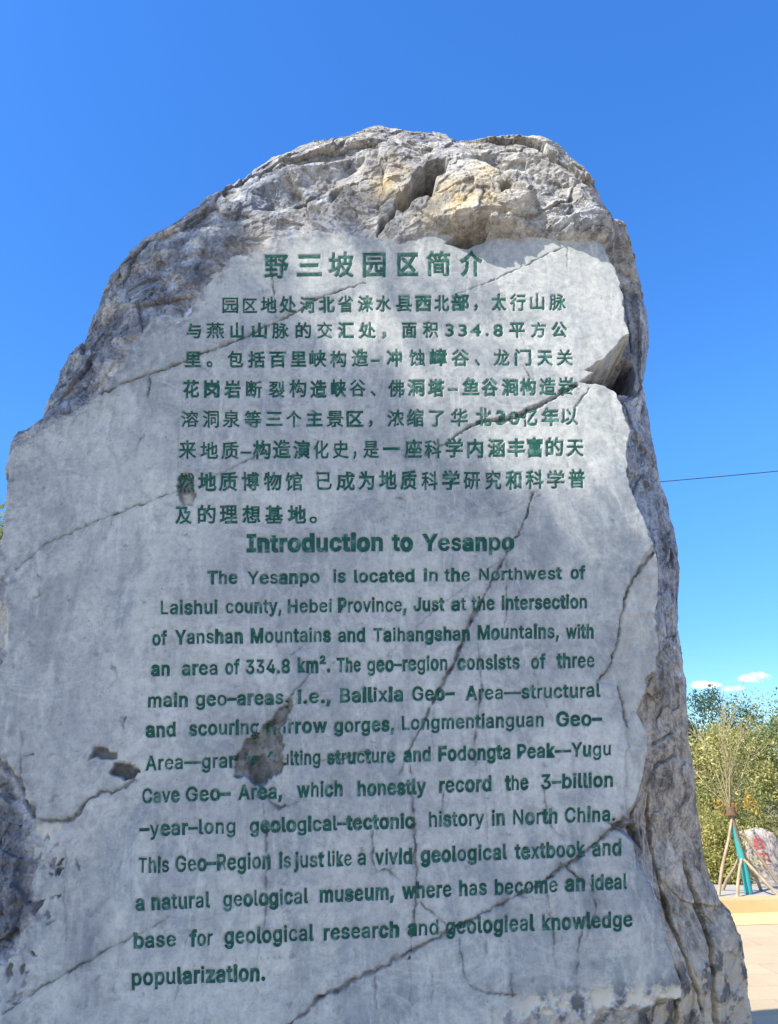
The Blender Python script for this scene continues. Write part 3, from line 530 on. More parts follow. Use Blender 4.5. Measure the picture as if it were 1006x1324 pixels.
# ------------------------------------------------------------------ lettering
Dgrid = np.full(X0.shape, np.nan, np.float32); Dgrid[keep] = D; Dgrid = Dgrid.reshape(gsh)
zi0 = int(np.searchsorted(zs, 0.62))
def depth_at(x, z):
    """smoothed surface depth under the lettering (median of a small neighbourhood, so split lines stay visible)"""
    j = np.clip(((x - xs[0]) / GS).astype(int), 3, len(xs) - 4); i = np.clip(zi0 + ((z - 0.62) / GS).astype(int), 3, len(zs) - 4)
    st = np.stack([Dgrid[i + a, j + b] for a in (-3, -1, 0, 1, 3) for b in (-3, -1, 0, 1, 3)])
    return np.nanpercentile(st, 30, axis=0)
narrow_p = poly(NARROW); rust_p = poly('228,645 228,625 254,625 254,655 240,660')
LETTERS = """, 187 38:-119,68:71,137:71,84:-119 0:2:1,0:3:2
. 187 95:-4,83:-3,73:1,63:9,55:18,51:29,50:41,51:53,55:64,63:73,73:81,83:85,95:87,107:85,118:81,128:73,135:64,140:53,141:41,140:29,135:18,128:9,118:1,107:-3 11:13:12,10:13:11,10:14:13,10:15:14,9:15:10,8:15:9,8:16:15,7:16:8,7:17:16,6:17:7,6:18:17,5:18:6,5:19:18,4:19:5,4:20:19,3:20:4,3:21:20,2:21:3,2:22:21,1:22:2,1:23:22,0:23:1
0 453 227:-7,191:-3,158:7,130:24,105:48,85:77,69:113,57:155,50:202,48:254,50:306,57:353,69:395,85:431,106:461,130:484,159:502,191:512,227:516,262:512,295:502,323:484,348:461,368:431,384:395,396:353,403:306,405:254,403:202,396:155,384:113,368:77,348:48,323:24,295:7,263:-3,227:50,250:52,271:60,290:74,306:92,320:116,330:144,338:176,342:213,344:254,342:295,338:332,330:365,320:393,306:416,290:435,271:449,250:457,227:460,203:457,182:449,163:435,147:416,134:393,123:365,115:332,111:295,109:254,111:213,115:176,123:144,134:116,147:92,163:74,182:60,203:52 17:19:18,16:19:17,16:20:19,15:20:16,15:21:20,14:21:15,14:22:21,14:54:22,54:53:22,53:23:22,13:55:14,55:54:14,13:56:55,52:23:53,13:57:56,51:23:52,13:58:57,50:23:51,50:24:23,12:58:13,12:59:58,49:24:50,11:59:12,49:25:24,11:60:59,48:25:49,11:61:60,47:25:48,10:61:11,47:26:25,10:62:61,46:26:47,9:62:10,46:27:26,9:63:62,45:27:46,8:63:9,8:64:63,44:27:45,44:28:27,8:65:64,43:28:44,7:65:8,43:29:28,7:66:65,42:29:43,6:66:7,42:30:29,6:67:66,41:30:42,40:30:41,6:68:67,5:68:6,40:31:30,5:69:68,39:31:40,39:32:31,4:69:5,4:70:69,38:32:39,4:71:70,37:32:38,36:32:37,4:36:71,4:32:36,4:33:32,3:33:4,2:33:3,2:34:33,2:35:34,1:35:2,1:0:35
1 453 76:0,76:55,391:55,391:0,276:509,276:0,212:0,212:448,209:448,86:358,86:427,198:509 10:4:11,10:8:4,8:7:4,7:5:4,10:9:8,6:5:7,0:2:1,0:3:2
2 453 64:0,64:47,234:229,252:248,268:266,282:282,294:298,303:312,311:327,316:341,319:356,320:371,319:389,315:405,308:419,298:431,287:441,273:449,258:455,241:458,224:460,205:458,188:454,172:447,159:438,148:427,139:413,132:398,128:381,127:362,66:362,68:391,75:418,86:442,102:464,121:482,143:496,168:507,196:513,225:516,254:513,281:507,306:497,328:482,346:465,361:445,372:423,379:398,381:372,380:354,377:336,371:318,363:299,351:280,336:259,317:235,294:209,267:180,153:60,153:57,389:57,389:0 38:40:39,38:41:40,37:41:38,37:42:41,36:42:37,36:43:42,35:43:36,35:44:43,34:44:35,34:20:44,20:19:44,19:45:44,33:21:34,21:20:34,18:45:19,33:22:21,17:45:18,33:23:22,16:45:17,33:24:23,16:46:45,32:24:33,15:46:16,32:25:24,14:46:15,32:26:25,14:47:46,13:47:14,31:26:32,31:27:26,12:47:13,12:48:47,31:28:27,30:28:31,11:48:12,30:29:28,11:49:48,10:49:11,9:49:10,9:50:49,8:50:9,8:51:50,7:51:8,7:52:51,6:52:7,6:53:52,5:53:6,4:53:5,4:54:53,3:54:4,3:55:54,2:55:3,2:56:55,1:56:2,1:57:56,1:58:57,1:59:58,1:60:59,1:61:60,0:61:1
3 453 218:-7,188:-5,159:1,133:10,108:22,88:38,70:57,57:79,48:104,44:132,109:132,112:115,118:100,126:87,137:76,150:66,165:59,182:54,200:51,219:50,239:51,258:55,275:61,291:69,304:80,315:93,323:108,328:125,329:145,328:163,323:180,316:196,306:211,292:223,275:234,254:241,229:246,201:248,157:248,157:299,288:448,288:452,70:452,70:509,372:509,372:461,211:278,211:289,247:290,279:286,308:276,333:262,354:244,371:222,383:198,391:173,393:145,390:116,383:90,370:66,354:45,333:27,309:12,281:2,251:-5 42:44:43,42:45:44,42:41:45,41:40:45,40:46:45,39:47:40,47:46:40,38:47:39,47:49:48,38:49:47,38:50:49,38:51:50,38:37:51,37:52:51,36:52:37,35:52:36,35:53:52,34:53:35,33:53:34,32:53:33,32:54:53,31:54:32,31:55:54,30:55:31,29:55:30,29:56:55,28:56:29,27:56:28,27:57:56,8:10:9,8:11:10,26:57:27,26:58:57,8:12:11,25:58:26,7:12:8,7:13:12,24:58:25,24:59:58,7:14:13,23:59:24,6:14:7,6:15:14,22:59:23,6:16:15,22:60:59,21:60:22,6:17:16,5:17:6,20:60:21,5:18:17,19:60:20,5:19:18,5:60:19,5:61:60,4:61:5,4:62:61,3:62:4,3:63:62,2:63:3,2:64:63,1:64:2,1:0:64
4 453 40:105,40:158,247:509,311:509,109:166,109:163,413:163,413:105,282:0,282:121,282:146,282:318,343:318,343:0 1:3:2,1:4:3,10:12:11,10:13:12,1:5:4,1:6:5,1:10:6,10:7:6,0:10:1,0:9:10,13:7:10,0:8:9,8:7:0,8:13:7
5 453 221:-7,192:-5,165:1,140:11,118:25,99:41,83:60,71:82,63:105,60:130,122:130,125:115,130:102,138:89,148:78,160:68,173:60,188:54,204:51,221:50,241:51,259:56,276:64,291:75,304:89,314:104,322:122,326:141,328:162,326:183,321:203,314:221,303:237,290:251,275:262,257:270,238:275,218:277,201:276,184:273,167:268,152:262,139:255,128:246,67:253,96:509,366:509,366:452,151:452,134:301,136:301,148:311,162:318,178:325,194:330,212:333,229:334,252:332,274:328,294:321,313:311,330:299,345:285,358:269,370:251,379:231,386:210,390:187,391:163,388:132,381:102,369:76,352:52,332:32,309:15,282:3,253:-4 44:48:45,48:46:45,48:47:46,44:49:48,55:57:56,54:57:55,54:58:57,53:58:54,53:59:58,52:59:53,52:60:59,51:60:52,51:61:60,50:61:51,44:50:49,44:61:50,44:39:61,39:38:61,38:62:61,38:37:62,37:63:62,36:63:37,35:63:36,44:40:39,34:63:35,34:64:63,44:41:40,44:42:41,33:64:34,44:43:42,33:65:64,32:65:33,31:65:32,31:66:65,30:66:31,30:67:66,29:67:30,29:68:67,28:68:29,28:69:68,27:69:28,26:69:27,26:70:69,8:10:9,8:11:10,25:70:26,8:12:11,7:12:8,24:70:25,24:71:70,7:13:12,7:14:13,23:71:24,6:14:7,6:15:14,23:72:71,22:72:23,6:16:15,21:72:22,6:17:16,5:17:6,20:72:21,5:18:17,20:73:72,19:73:20,5:19:18,5:73:19,4:73:5,4:74:73,3:74:4,3:75:74,2:75:3,2:76:75,1:76:2,1:0:76
6 453 226:-7,196:-4,168:3,142:15,119:31,100:51,84:74,73:101,66:130,64:162,65:187,71:212,80:239,93:268,112:302,137:340,252:509,322:509,151:261,145:261,151:270,157:279,165:288,174:295,184:302,196:307,208:311,221:313,235:314,265:312,291:305,316:295,337:280,355:262,370:240,380:215,387:187,389:157,387:127,379:98,368:73,352:50,333:30,310:14,284:3,257:-4,226:48,245:50,263:55,279:63,293:73,304:86,314:101,322:119,326:137,327:157,326:178,322:196,314:213,304:228,293:241,279:251,263:259,245:264,226:265,207:264,190:259,174:252,160:241,148:229,138:214,131:197,126:179,125:158,126:138,131:119,138:102,148:86,160:73,174:63,190:55,207:50 15:17:16,15:23:17,23:18:17,14:23:15,27:29:28,26:29:27,26:30:29,25:30:26,24:30:25,24:31:30,13:23:14,23:31:24,13:22:23,18:31:23,18:32:31,13:21:22,18:64:32,64:33:32,13:20:21,13:19:20,12:19:13,18:65:64,63:33:64,18:66:65,62:33:63,62:34:33,12:18:19,12:66:18,12:67:66,61:34:62,12:68:67,60:34:61,12:69:68,59:34:60,59:35:34,11:69:12,11:70:69,58:35:59,58:36:35,11:71:70,57:36:58,10:71:11,10:72:71,56:36:57,56:37:36,9:72:10,9:73:72,55:37:56,8:73:9,8:74:73,54:37:55,54:38:37,8:75:74,53:38:54,7:75:8,53:39:38,7:76:75,52:39:53,7:77:76,51:39:52,6:77:7,51:40:39,6:78:77,50:40:51,5:78:6,5:79:78,49:40:50,49:41:40,5:80:79,48:41:49,5:81:80,47:41:48,4:81:5,4:46:81,46:41:47,46:42:41,4:42:46,3:42:4,3:43:42,2:43:3,2:44:43,1:44:2,1:45:44,0:45:1
7 453 97:0,323:448,323:452,62:452,62:509,391:509,391:449,165:0 3:5:4,3:2:5,2:6:5,1:6:2,1:7:6,0:7:1
8 453 226:-7,193:-5,163:1,136:11,111:25,91:42,74:62,62:84,54:109,52:135,53:156,58:176,65:195,75:212,87:228,101:241,117:252,134:260,153:265,153:267,129:276,109:289,93:308,80:330,73:354,70:380,73:405,79:429,90:450,106:469,124:485,146:498,170:508,197:514,226:516,255:514,282:508,306:498,328:485,346:469,361:450,373:429,379:405,382:380,379:354,372:330,359:308,343:289,323:276,300:267,300:265,319:260,335:252,351:241,365:228,377:212,387:195,395:176,399:156,401:135,398:109,391:84,378:62,362:42,341:25,317:11,289:1,259:-5,226:49,248:50,267:54,285:60,300:69,313:79,323:91,331:106,335:121,337:139,335:157,330:173,322:189,312:202,298:213,283:223,265:230,247:234,226:235,206:234,187:230,169:223,154:213,140:202,130:189,122:173,117:157,115:139,117:121,121:106,129:91,139:79,152:69,167:60,185:54,205:50,226:290,244:291,260:294,274:300,287:308,298:318,307:330,314:344,318:359,319:376,318:392,314:407,308:420,299:432,288:442,275:449,260:455,244:459,226:460,208:459,192:455,177:449,164:442,153:432,145:420,138:407,134:392,133:376,134:359,138:344,145:330,154:318,165:308,178:300,193:294,209:291 33:35:34,32:35:33,32:36:35,31:36:32,31:37:36,30:37:31,30:38:37,29:38:30,29:39:38,28:123:29,123:39:29,123:122:39,122:121:39,121:40:39,28:124:123,120:40:121,28:125:124,119:40:120,27:125:28,119:41:40,27:126:125,118:41:119,27:127:126,117:41:118,116:41:117,27:128:127,26:128:27,116:42:41,26:129:128,115:42:116,26:130:129,114:42:115,25:130:26,114:43:42,25:131:130,113:43:114,24:131:25,113:44:43,24:132:131,112:44:113,24:133:132,111:44:112,111:45:44,23:133:24,23:134:133,110:45:111,23:135:134,109:45:110,109:46:45,22:135:23,22:136:135,108:46:109,22:137:136,107:46:108,107:47:46,21:137:22,21:138:137,106:47:107,21:139:138,105:47:106,21:104:139,104:47:105,21:47:104,21:48:47,20:48:21,20:49:48,19:49:20,18:49:19,18:50:49,17:50:18,17:51:50,16:51:17,16:52:51,15:52:16,15:53:52,14:86:15,86:53:15,86:54:53,14:87:86,85:54:86,14:88:87,84:54:85,14:89:88,83:54:84,13:89:14,83:55:54,13:90:89,82:55:83,13:91:90,81:55:82,12:91:13,81:56:55,12:92:91,80:56:81,11:92:12,80:57:56,11:93:92,79:57:80,79:58:57,10:93:11,10:94:93,78:58:79,10:95:94,77:58:78,77:59:58,9:95:10,9:96:95,76:59:77,8:96:9,76:60:59,8:97:96,75:60:76,75:61:60,7:97:8,7:98:97,74:61:75,7:99:98,73:61:74,6:99:7,73:62:61,6:100:99,72:62:73,6:101:100,71:62:72,5:101:6,71:63:62,5:102:101,70:63:71,5:103:102,69:63:70,5:68:103,68:63:69,5:63:68,4:63:5,4:64:63,4:65:64,3:65:4,2:65:3,2:66:65,1:66:2,1:67:66,0:67:1
9 453 226:516,256:513,285:506,310:494,333:478,352:458,368:434,380:408,387:378,389:347,387:322,382:296,373:270,359:240,340:207,315:168,200:0,130:0,301:248,307:248,302:238,295:229,287:221,278:214,268:207,257:202,245:198,232:195,218:195,188:197,161:203,137:214,116:229,98:247,83:269,72:294,66:321,64:352,66:382,73:411,85:436,101:459,120:479,143:494,168:506,196:513,226:460,207:459,190:454,174:446,160:435,148:423,138:407,131:390,127:372,125:352,127:331,131:313,138:295,148:280,160:268,174:257,190:250,207:245,226:243,245:245,263:249,279:257,293:267,305:280,314:295,322:312,326:330,327:350,326:371,322:390,314:407,305:422,293:435,279:446,263:454,245:459 45:1:0,44:1:45,44:2:1,43:2:44,43:3:2,42:3:43,42:4:3,41:4:42,41:46:4,46:5:4,41:47:46,81:5:46,40:47:41,40:48:47,80:5:81,80:6:5,40:49:48,79:6:80,40:50:49,78:6:79,39:50:40,39:51:50,77:6:78,77:7:6,39:52:51,76:7:77,38:52:39,76:8:7,38:53:52,75:8:76,38:54:53,74:8:75,37:54:38,74:9:8,37:55:54,73:9:74,36:55:37,36:56:55,72:9:73,72:10:9,36:57:56,71:10:72,71:11:10,35:57:36,35:58:57,70:11:71,70:12:11,35:59:58,69:12:70,34:59:35,34:60:59,68:12:69,68:13:12,33:60:34,33:61:60,67:13:68,33:62:61,66:19:67,19:13:67,33:63:62,65:18:66,18:19:66,65:24:18,24:17:18,20:13:19,32:63:33,32:64:63,64:24:65,32:24:64,20:14:13,21:14:20,22:14:21,31:24:32,23:14:22,30:24:31,24:14:23,30:25:24,17:14:24,17:15:14,29:25:30,29:26:25,29:27:26,28:27:29,17:16:15
A 479 16:0,201:509,276:509,463:0,395:0,287:302,280:323,272:346,264:372,255:402,244:438,232:478,245:478,233:437,222:402,213:371,204:345,197:322,191:302,85:0,110:142,110:199,370:199,370:142 0:11:1,11:2:1,11:12:2,12:3:2,0:21:11,21:13:11,13:10:11,13:10:12,10:22:12,22:3:12,9:22:10,21:14:13,8:22:9,21:15:14,7:22:8,21:16:15,6:22:7,21:17:16,5:22:6,21:18:17,21:20:18,20:19:18,4:23:5,23:22:5,0:20:21,20:22:21,20:23:22,23:3:22,0:19:20,4:3:23
B 456 60:0,60:509,241:509,274:507,304:501,329:491,350:477,367:461,381:442,390:421,396:398,398:374,397:353,393:336,387:320,378:307,368:295,356:286,343:278,329:272,315:267,315:262,331:260,347:254,363:245,378:234,391:220,402:203,411:184,416:161,418:136,416:111,410:88,400:67,386:48,368:31,344:18,317:8,284:2,247:0,125:57,245:57,281:60,309:67,330:80,344:96,353:115,355:137,354:153,350:169,342:184,333:197,320:209,306:218,289:225,269:229,248:231,125:231,125:285,238:285,256:287,273:290,288:296,302:304,314:314,323:326,330:340,335:355,336:372,333:393,326:412,313:429,294:442,270:449,240:452,125:452 0:75:1,75:2:1,75:3:2,75:4:3,75:5:4,75:6:5,75:7:6,75:74:7,74:8:7,0:58:75,73:8:74,72:8:73,72:9:8,71:9:72,70:9:71,70:10:9,69:10:70,69:11:10,68:11:69,68:12:11,67:12:68,66:12:67,66:13:12,65:13:66,65:14:13,64:14:65,64:15:14,63:15:64,63:16:15,62:16:63,61:16:62,61:17:16,60:17:61,59:17:60,59:18:17,0:57:58,57:59:58,57:18:59,57:19:18,57:20:19,57:21:20,57:22:21,57:23:22,57:24:23,57:25:24,57:56:25,56:55:25,55:26:25,0:40:57,54:26:55,53:26:54,53:27:26,52:27:53,51:27:52,51:28:27,50:28:51,49:28:50,49:29:28,48:29:49,48:30:29,47:30:48,46:30:47,46:31:30,45:31:46,45:32:31,44:32:45,44:33:32,43:33:44,42:33:43,42:34:33,41:34:42,0:41:40,0:34:41,0:35:34,0:36:35,0:37:36,0:38:37,0:39:38
C 510 267:-7,225:-3,186:7,150:25,119:49,92:79,70:115,53:157,44:203,40:254,44:305,53:352,70:393,92:429,119:459,150:484,186:501,225:512,267:516,293:514,317:511,340:504,362:496,383:485,402:471,419:456,435:438,448:418,459:397,467:373,473:348,408:348,404:365,397:380,389:395,380:407,369:418,357:428,344:437,330:444,315:449,300:453,284:455,267:456,237:453,209:445,184:432,161:414,141:391,125:364,113:332,106:295,103:254,106:213,113:177,125:145,141:117,161:94,184:76,210:63,237:56,267:53,284:54,300:56,315:60,330:65,344:72,357:81,369:90,380:102,389:114,397:128,404:144,408:160,473:160,467:135,459:112,448:91,435:71,420:53,402:38,383:24,363:13,341:5,317:-2,293:-6 17:19:18,17:20:19,16:20:17,16:21:20,16:22:21,15:22:16,15:23:22,15:24:23,14:24:15,14:25:24,13:44:14,44:43:14,43:25:14,42:25:43,42:26:25,41:26:42,13:45:44,40:26:41,39:26:40,13:46:45,38:26:39,38:27:26,37:27:38,13:47:46,12:47:13,36:27:37,35:27:36,35:28:27,12:48:47,34:28:35,34:29:28,33:29:34,11:48:12,11:49:48,32:29:33,32:30:29,31:30:32,11:50:49,10:50:11,10:51:50,9:51:10,9:52:51,8:52:9,8:53:52,8:54:53,7:54:8,7:55:54,72:74:73,72:75:74,6:55:7,6:56:55,71:75:72,71:76:75,70:76:71,6:57:56,5:57:6,69:76:70,69:77:76,68:77:69,5:58:57,68:78:77,67:78:68,66:78:67,4:58:5,4:59:58,65:78:66,65:79:78,64:79:65,4:60:59,63:79:64,62:79:63,4:61:60,61:79:62,61:80:79,4:80:61,3:80:4,3:81:80,2:81:3,2:82:81,2:83:82,1:83:2,1:84:83,1:85:84,0:85:1
F 410 60:0,60:509,369:509,369:452,125:452,125:278,346:278,346:221,125:221,125:0 0:4:1,4:2:1,4:3:2,0:5:4,0:8:5,8:6:5,8:7:6,0:9:8
G 520 269:-7,225:-3,185:7,149:25,118:49,91:79,69:116,53:157,43:203,40:254,43:305,53:352,69:393,91:429,117:459,149:484,184:501,223:512,265:516,291:514,316:510,340:504,363:494,384:483,403:469,421:453,436:436,449:416,460:395,468:373,474:349,408:349,402:365,395:379,387:393,378:406,368:417,356:427,344:436,330:443,315:448,300:453,283:455,265:456,236:453,209:445,183:432,160:414,141:392,125:364,113:332,106:295,103:254,106:213,113:177,125:145,141:117,161:95,184:76,210:63,238:56,269:53,296:55,322:61,345:71,365:85,382:102,396:123,407:147,413:173,415:202,434:199,283:199,283:256,478:256,478:200,475:160,466:124,451:91,431:62,406:38,377:19,344:5,308:-4 17:19:18,17:20:19,16:20:17,16:21:20,16:22:21,15:22:16,15:23:22,14:23:15,14:24:23,14:25:24,13:44:14,44:43:14,43:25:14,42:25:43,41:25:42,41:26:25,13:45:44,40:26:41,39:26:40,13:46:45,38:26:39,38:27:26,37:27:38,13:47:46,12:47:13,36:27:37,35:27:36,35:28:27,12:48:47,34:28:35,34:29:28,11:48:12,33:29:34,11:49:48,32:29:33,32:30:29,31:30:32,11:50:49,10:50:11,10:51:50,9:51:10,9:52:51,72:74:73,72:70:74,70:75:74,8:52:9,8:53:52,8:54:53,7:54:8,72:69:70,71:75:70,71:76:75,69:71:72,69:76:71,7:55:54,68:76:69,68:77:76,6:55:7,67:77:68,6:56:55,67:78:77,66:78:67,6:57:56,5:57:6,65:78:66,5:58:57,65:79:78,64:79:65,4:58:5,4:59:58,63:79:64,4:60:59,63:80:79,62:80:63,4:61:60,61:80:62,4:80:61,3:80:4,3:81:80,2:81:3,2:82:81,1:82:2,1:83:82,0:83:1
H 517 60:0,60:509,125:509,125:289,392:289,392:509,457:509,457:0,392:0,392:232,125:232,125:0 0:2:1,0:3:2,4:6:5,4:7:6,0:10:3,10:4:3,10:9:4,9:7:4,0:11:10,8:7:9
I 300 31:0,31:57,118:57,118:452,31:452,31:509,269:509,269:452,183:452,183:57,269:57,269:0 4:6:5,4:7:6,3:7:4,2:8:3,8:7:3,2:9:8,0:2:1,0:9:2,0:10:9,0:11:10
J 396 185:-7,143:-2,106:11,75:33,52:63,38:100,33:145,33:173,98:173,98:145,100:117,108:93,122:74,139:61,160:53,185:50,209:53,230:61,248:74,261:93,269:117,272:145,272:509,336:509,336:145,332:100,318:63,294:33,263:11,227:-2 21:23:22,21:24:23,6:8:7,6:9:8,5:9:6,5:10:9,20:24:21,20:25:24,5:11:10,19:25:20,4:11:5,19:26:25,18:26:19,4:12:11,4:13:12,17:26:18,17:27:26,3:13:4,3:14:13,16:27:17,3:15:14,15:27:16,3:27:15,2:27:3,2:28:27,1:28:2,1:29:28,0:29:1
L 393 60:0,60:509,125:509,125:57,361:57,361:0 0:2:1,0:3:2,0:4:3,0:5:4
M 628 60:0,60:509,152:509,277:187,280:179,284:170,287:159,291:147,295:135,299:123,303:110,307:97,311:84,319:60,322:49,307:49,311:59,314:71,318:83,322:95,326:108,330:121,334:134,338:146,342:158,346:169,349:179,352:187,476:509,568:509,568:0,504:0,504:291,504:302,504:314,504:327,505:340,505:354,505:369,505:383,506:398,506:413,506:428,507:443,507:457,513:457,503:425,498:409,492:393,487:378,482:363,477:348,472:335,467:322,463:310,459:300,456:291,342:0,286:0,170:291,167:300,163:310,159:321,155:333,150:347,145:361,140:376,134:392,129:408,124:424,118:441,112:457,119:457,119:444,120:430,120:416,120:401,121:386,121:372,121:357,121:342,122:328,122:315,122:302,122:291,122:0 0:71:1,71:2:1,71:72:2,72:3:2,27:44:28,44:29:28,44:45:29,45:30:29,0:70:71,73:3:72,27:43:44,43:30:45,74:3:73,27:46:43,46:42:43,42:30:43,0:74:70,74:69:70,0:75:74,69:3:74,41:30:42,27:47:46,68:3:69,0:76:75,40:30:41,27:48:47,67:3:68,0:77:76,39:30:40,27:49:48,66:3:67,0:78:77,38:30:39,27:50:49,65:3:66,0:79:78,37:30:38,27:51:50,64:3:65,0:80:79,36:30:37,27:52:51,63:3:64,0:81:80,35:30:36,27:53:52,62:3:63,0:82:81,34:30:35,27:54:53,61:3:62,0:83:82,33:30:34,27:55:54,60:3:61,0:84:83,32:30:33,27:56:55,59:3:60,0:85:84,58:3:59,27:57:56,31:30:32,58:4:3,26:57:27,58:5:4,25:57:26,58:6:5,24:57:25,58:7:6,23:57:24,58:8:7,22:57:23,58:9:8,21:57:22,58:10:9,20:57:21,58:11:10,19:57:20,58:12:11,18:57:19,58:17:12,17:57:18,13:57:17,58:16:17,14:57:13,58:15:16,58:14:15,58:57:14
N 523 60:0,60:509,136:509,343:183,349:174,355:163,363:151,371:137,379:122,388:107,396:90,405:73,414:55,405:54,403:72,402:90,401:108,400:126,399:142,399:157,399:171,399:184,399:195,399:509,463:509,463:0,387:0,202:290,194:303,186:317,177:331,168:346,159:363,148:381,136:402,123:425,108:452,119:454,120:429,121:406,122:384,123:363,124:345,124:328,125:313,125:301,125:291,125:0 0:36:1,36:2:1,36:37:2,37:3:2,22:24:23,22:25:24,38:3:37,0:38:36,38:35:36,0:39:38,35:3:38,34:3:35,0:40:39,33:3:34,0:41:40,32:3:33,0:42:41,31:3:32,30:3:31,0:43:42,29:3:30,0:44:43,28:3:29,0:45:44,27:3:28,0:46:45,0:47:46,26:3:27,21:25:22,20:25:21,26:4:3,26:5:4,19:25:20,26:6:5,18:25:19,26:7:6,17:25:18,26:8:7,16:25:17,26:9:8,15:25:16,26:10:9,14:11:15,11:25:15,26:14:10,14:11:10,12:25:11,26:13:14,13:25:12,26:25:13
P 444 60:0,60:509,235:509,272:506,305:499,332:487,356:471,375:452,390:430,400:404,407:377,409:348,407:318,400:291,390:265,375:243,356:223,332:207,305:195,272:188,235:186,109:186,109:242,233:242,257:244,279:248,297:256,312:266,324:279,333:294,339:310,343:328,344:348,343:367,339:385,333:402,324:416,312:428,297:439,279:446,257:451,232:452,125:452,125:0 0:42:1,42:2:1,42:3:2,42:4:3,42:5:4,42:6:5,42:7:6,42:41:7,41:40:7,40:8:7,0:22:42,22:43:42,39:8:40,38:8:39,37:8:38,37:9:8,36:9:37,35:9:36,35:10:9,34:10:35,33:10:34,33:11:10,32:11:33,31:11:32,31:12:11,30:12:31,30:13:12,29:13:30,28:13:29,28:14:13,27:14:28,26:14:27,26:15:14,25:15:26,24:15:25,23:15:24,23:16:15,0:21:22,43:23:22,43:20:23,20:16:23,20:17:16,20:18:17,20:19:18,0:20:21,0:43:20
R 449 60:0,60:509,236:509,273:506,305:500,333:489,356:473,376:455,390:433,401:408,407:381,409:352,407:323,401:296,390:271,376:250,356:232,333:217,305:206,273:200,236:198,96:198,96:255,234:255,258:256,280:260,298:267,313:276,325:287,334:300,340:316,344:333,345:352,344:371,340:389,334:405,325:419,313:430,298:440,279:446,258:451,233:452,125:452,125:0,353:0,230:229,303:229,428:0 0:22:1,22:42:1,42:2:1,42:3:2,42:4:3,42:5:4,42:6:5,42:7:6,42:41:7,41:40:7,40:8:7,22:43:42,39:8:40,38:8:39,37:8:38,37:9:8,36:9:37,35:9:36,35:10:9,34:10:35,33:10:34,33:11:10,32:11:33,31:11:32,31:12:11,30:12:31,30:13:12,29:13:30,28:13:29,28:14:13,27:14:28,26:14:27,26:15:14,25:15:26,24:15:25,23:15:24,0:21:22,43:23:22,43:45:23,45:15:23,45:16:15,45:46:16,46:17:16,43:20:45,20:44:45,47:17:46,18:47:17,19:47:18,20:47:19,0:20:21,0:43:20,44:47:20
T 448 32:452,32:509,417:509,417:452,257:452,257:0,193:0,193:452 0:2:1,0:3:2,7:3:0,6:4:7,4:3:7,6:5:4
Y 472 203:0,203:208,16:509,91:509,192:344,203:327,213:309,222:292,231:274,240:254,250:230,224:230,233:254,242:275,251:293,260:310,270:327,280:344,381:509,455:509,268:208,268:0 1:3:2,1:4:3,17:19:18,17:20:19,1:5:4,16:20:17,15:20:16,1:6:5,14:20:15,1:7:6,13:20:14,1:8:7,12:9:13,9:20:13,1:12:8,12:9:8,1:11:12,10:20:9,1:10:11,1:20:10,0:20:1,0:21:20
a 389 160:-9,137:-7,115:-3,94:5,76:15,60:29,48:45,38:63,32:84,30:108,32:128,36:146,43:161,53:174,64:184,78:193,92:200,108:206,125:211,143:214,161:217,178:220,200:223,218:225,234:227,247:229,257:231,265:235,271:240,274:246,276:255,276:257,275:272,272:285,267:297,260:307,251:315,240:322,227:327,212:330,196:331,178:330,163:327,149:322,137:316,127:309,118:301,110:292,104:283,100:274,41:291,51:313,64:331,79:346,95:358,114:368,133:375,153:380,173:383,194:384,208:384,223:382,239:379,255:375,271:369,286:360,300:350,312:336,322:320,330:301,335:278,337:251,337:0,277:0,277:52,272:52,267:43,260:34,252:25,242:16,229:8,215:1,199:-4,181:-7,170:45,192:47,211:51,228:59,242:68,254:80,263:93,270:108,274:122,276:138,276:190,272:187,267:184,259:182,251:180,241:178,231:176,221:174,210:173,200:171,191:170,182:169,175:168,161:166,147:163,134:159,122:153,112:147,103:139,97:130,93:118,92:105,93:93,96:82,102:72,109:64,119:57,130:52,142:48,156:46 58:60:59,58:61:60,57:61:58,57:62:61,56:62:57,56:63:62,55:63:56,55:64:63,55:65:64,54:65:55,54:66:65,53:66:54,53:67:66,52:67:53,52:40:67,40:39:67,39:68:67,51:41:52,41:40:52,51:42:41,38:68:39,51:43:42,37:68:38,51:44:43,36:68:37,36:69:68,51:45:44,35:69:36,50:45:51,50:46:45,34:69:35,34:70:69,50:47:46,33:70:34,50:48:47,49:48:50,32:70:33,32:71:70,31:71:32,30:71:31,29:71:30,29:72:71,28:72:29,27:72:28,26:94:27,94:72:27,25:94:26,24:94:25,23:94:24,22:94:23,21:94:22,20:94:21,19:94:20,18:94:19,17:94:18,16:94:17,15:94:16,14:94:15,14:95:94,93:72:94,14:96:95,14:97:96,13:97:14,13:98:97,13:99:98,13:100:99,13:101:100,13:102:101,12:102:13,12:103:102,12:104:103,12:105:104,12:106:105,12:107:106,12:108:107,12:109:108,11:109:12,11:110:109,11:111:110,11:112:111,10:112:11,10:113:112,92:72:93,10:114:113,9:114:10,91:72:92,9:115:114,8:115:9,90:72:91,8:116:115,89:72:90,8:117:116,7:117:8,7:118:117,88:74:89,74:72:89,7:119:118,87:74:88,7:120:119,6:120:7,86:75:87,75:74:87,6:121:120,6:122:121,86:76:75,73:72:74,85:76:86,6:123:122,84:76:85,6:84:123,6:76:84,5:76:6,5:77:76,5:78:77,4:78:5,4:79:78,4:80:79,3:80:4,3:81:80,2:81:3,2:82:81,1:82:2,1:83:82,0:83:1
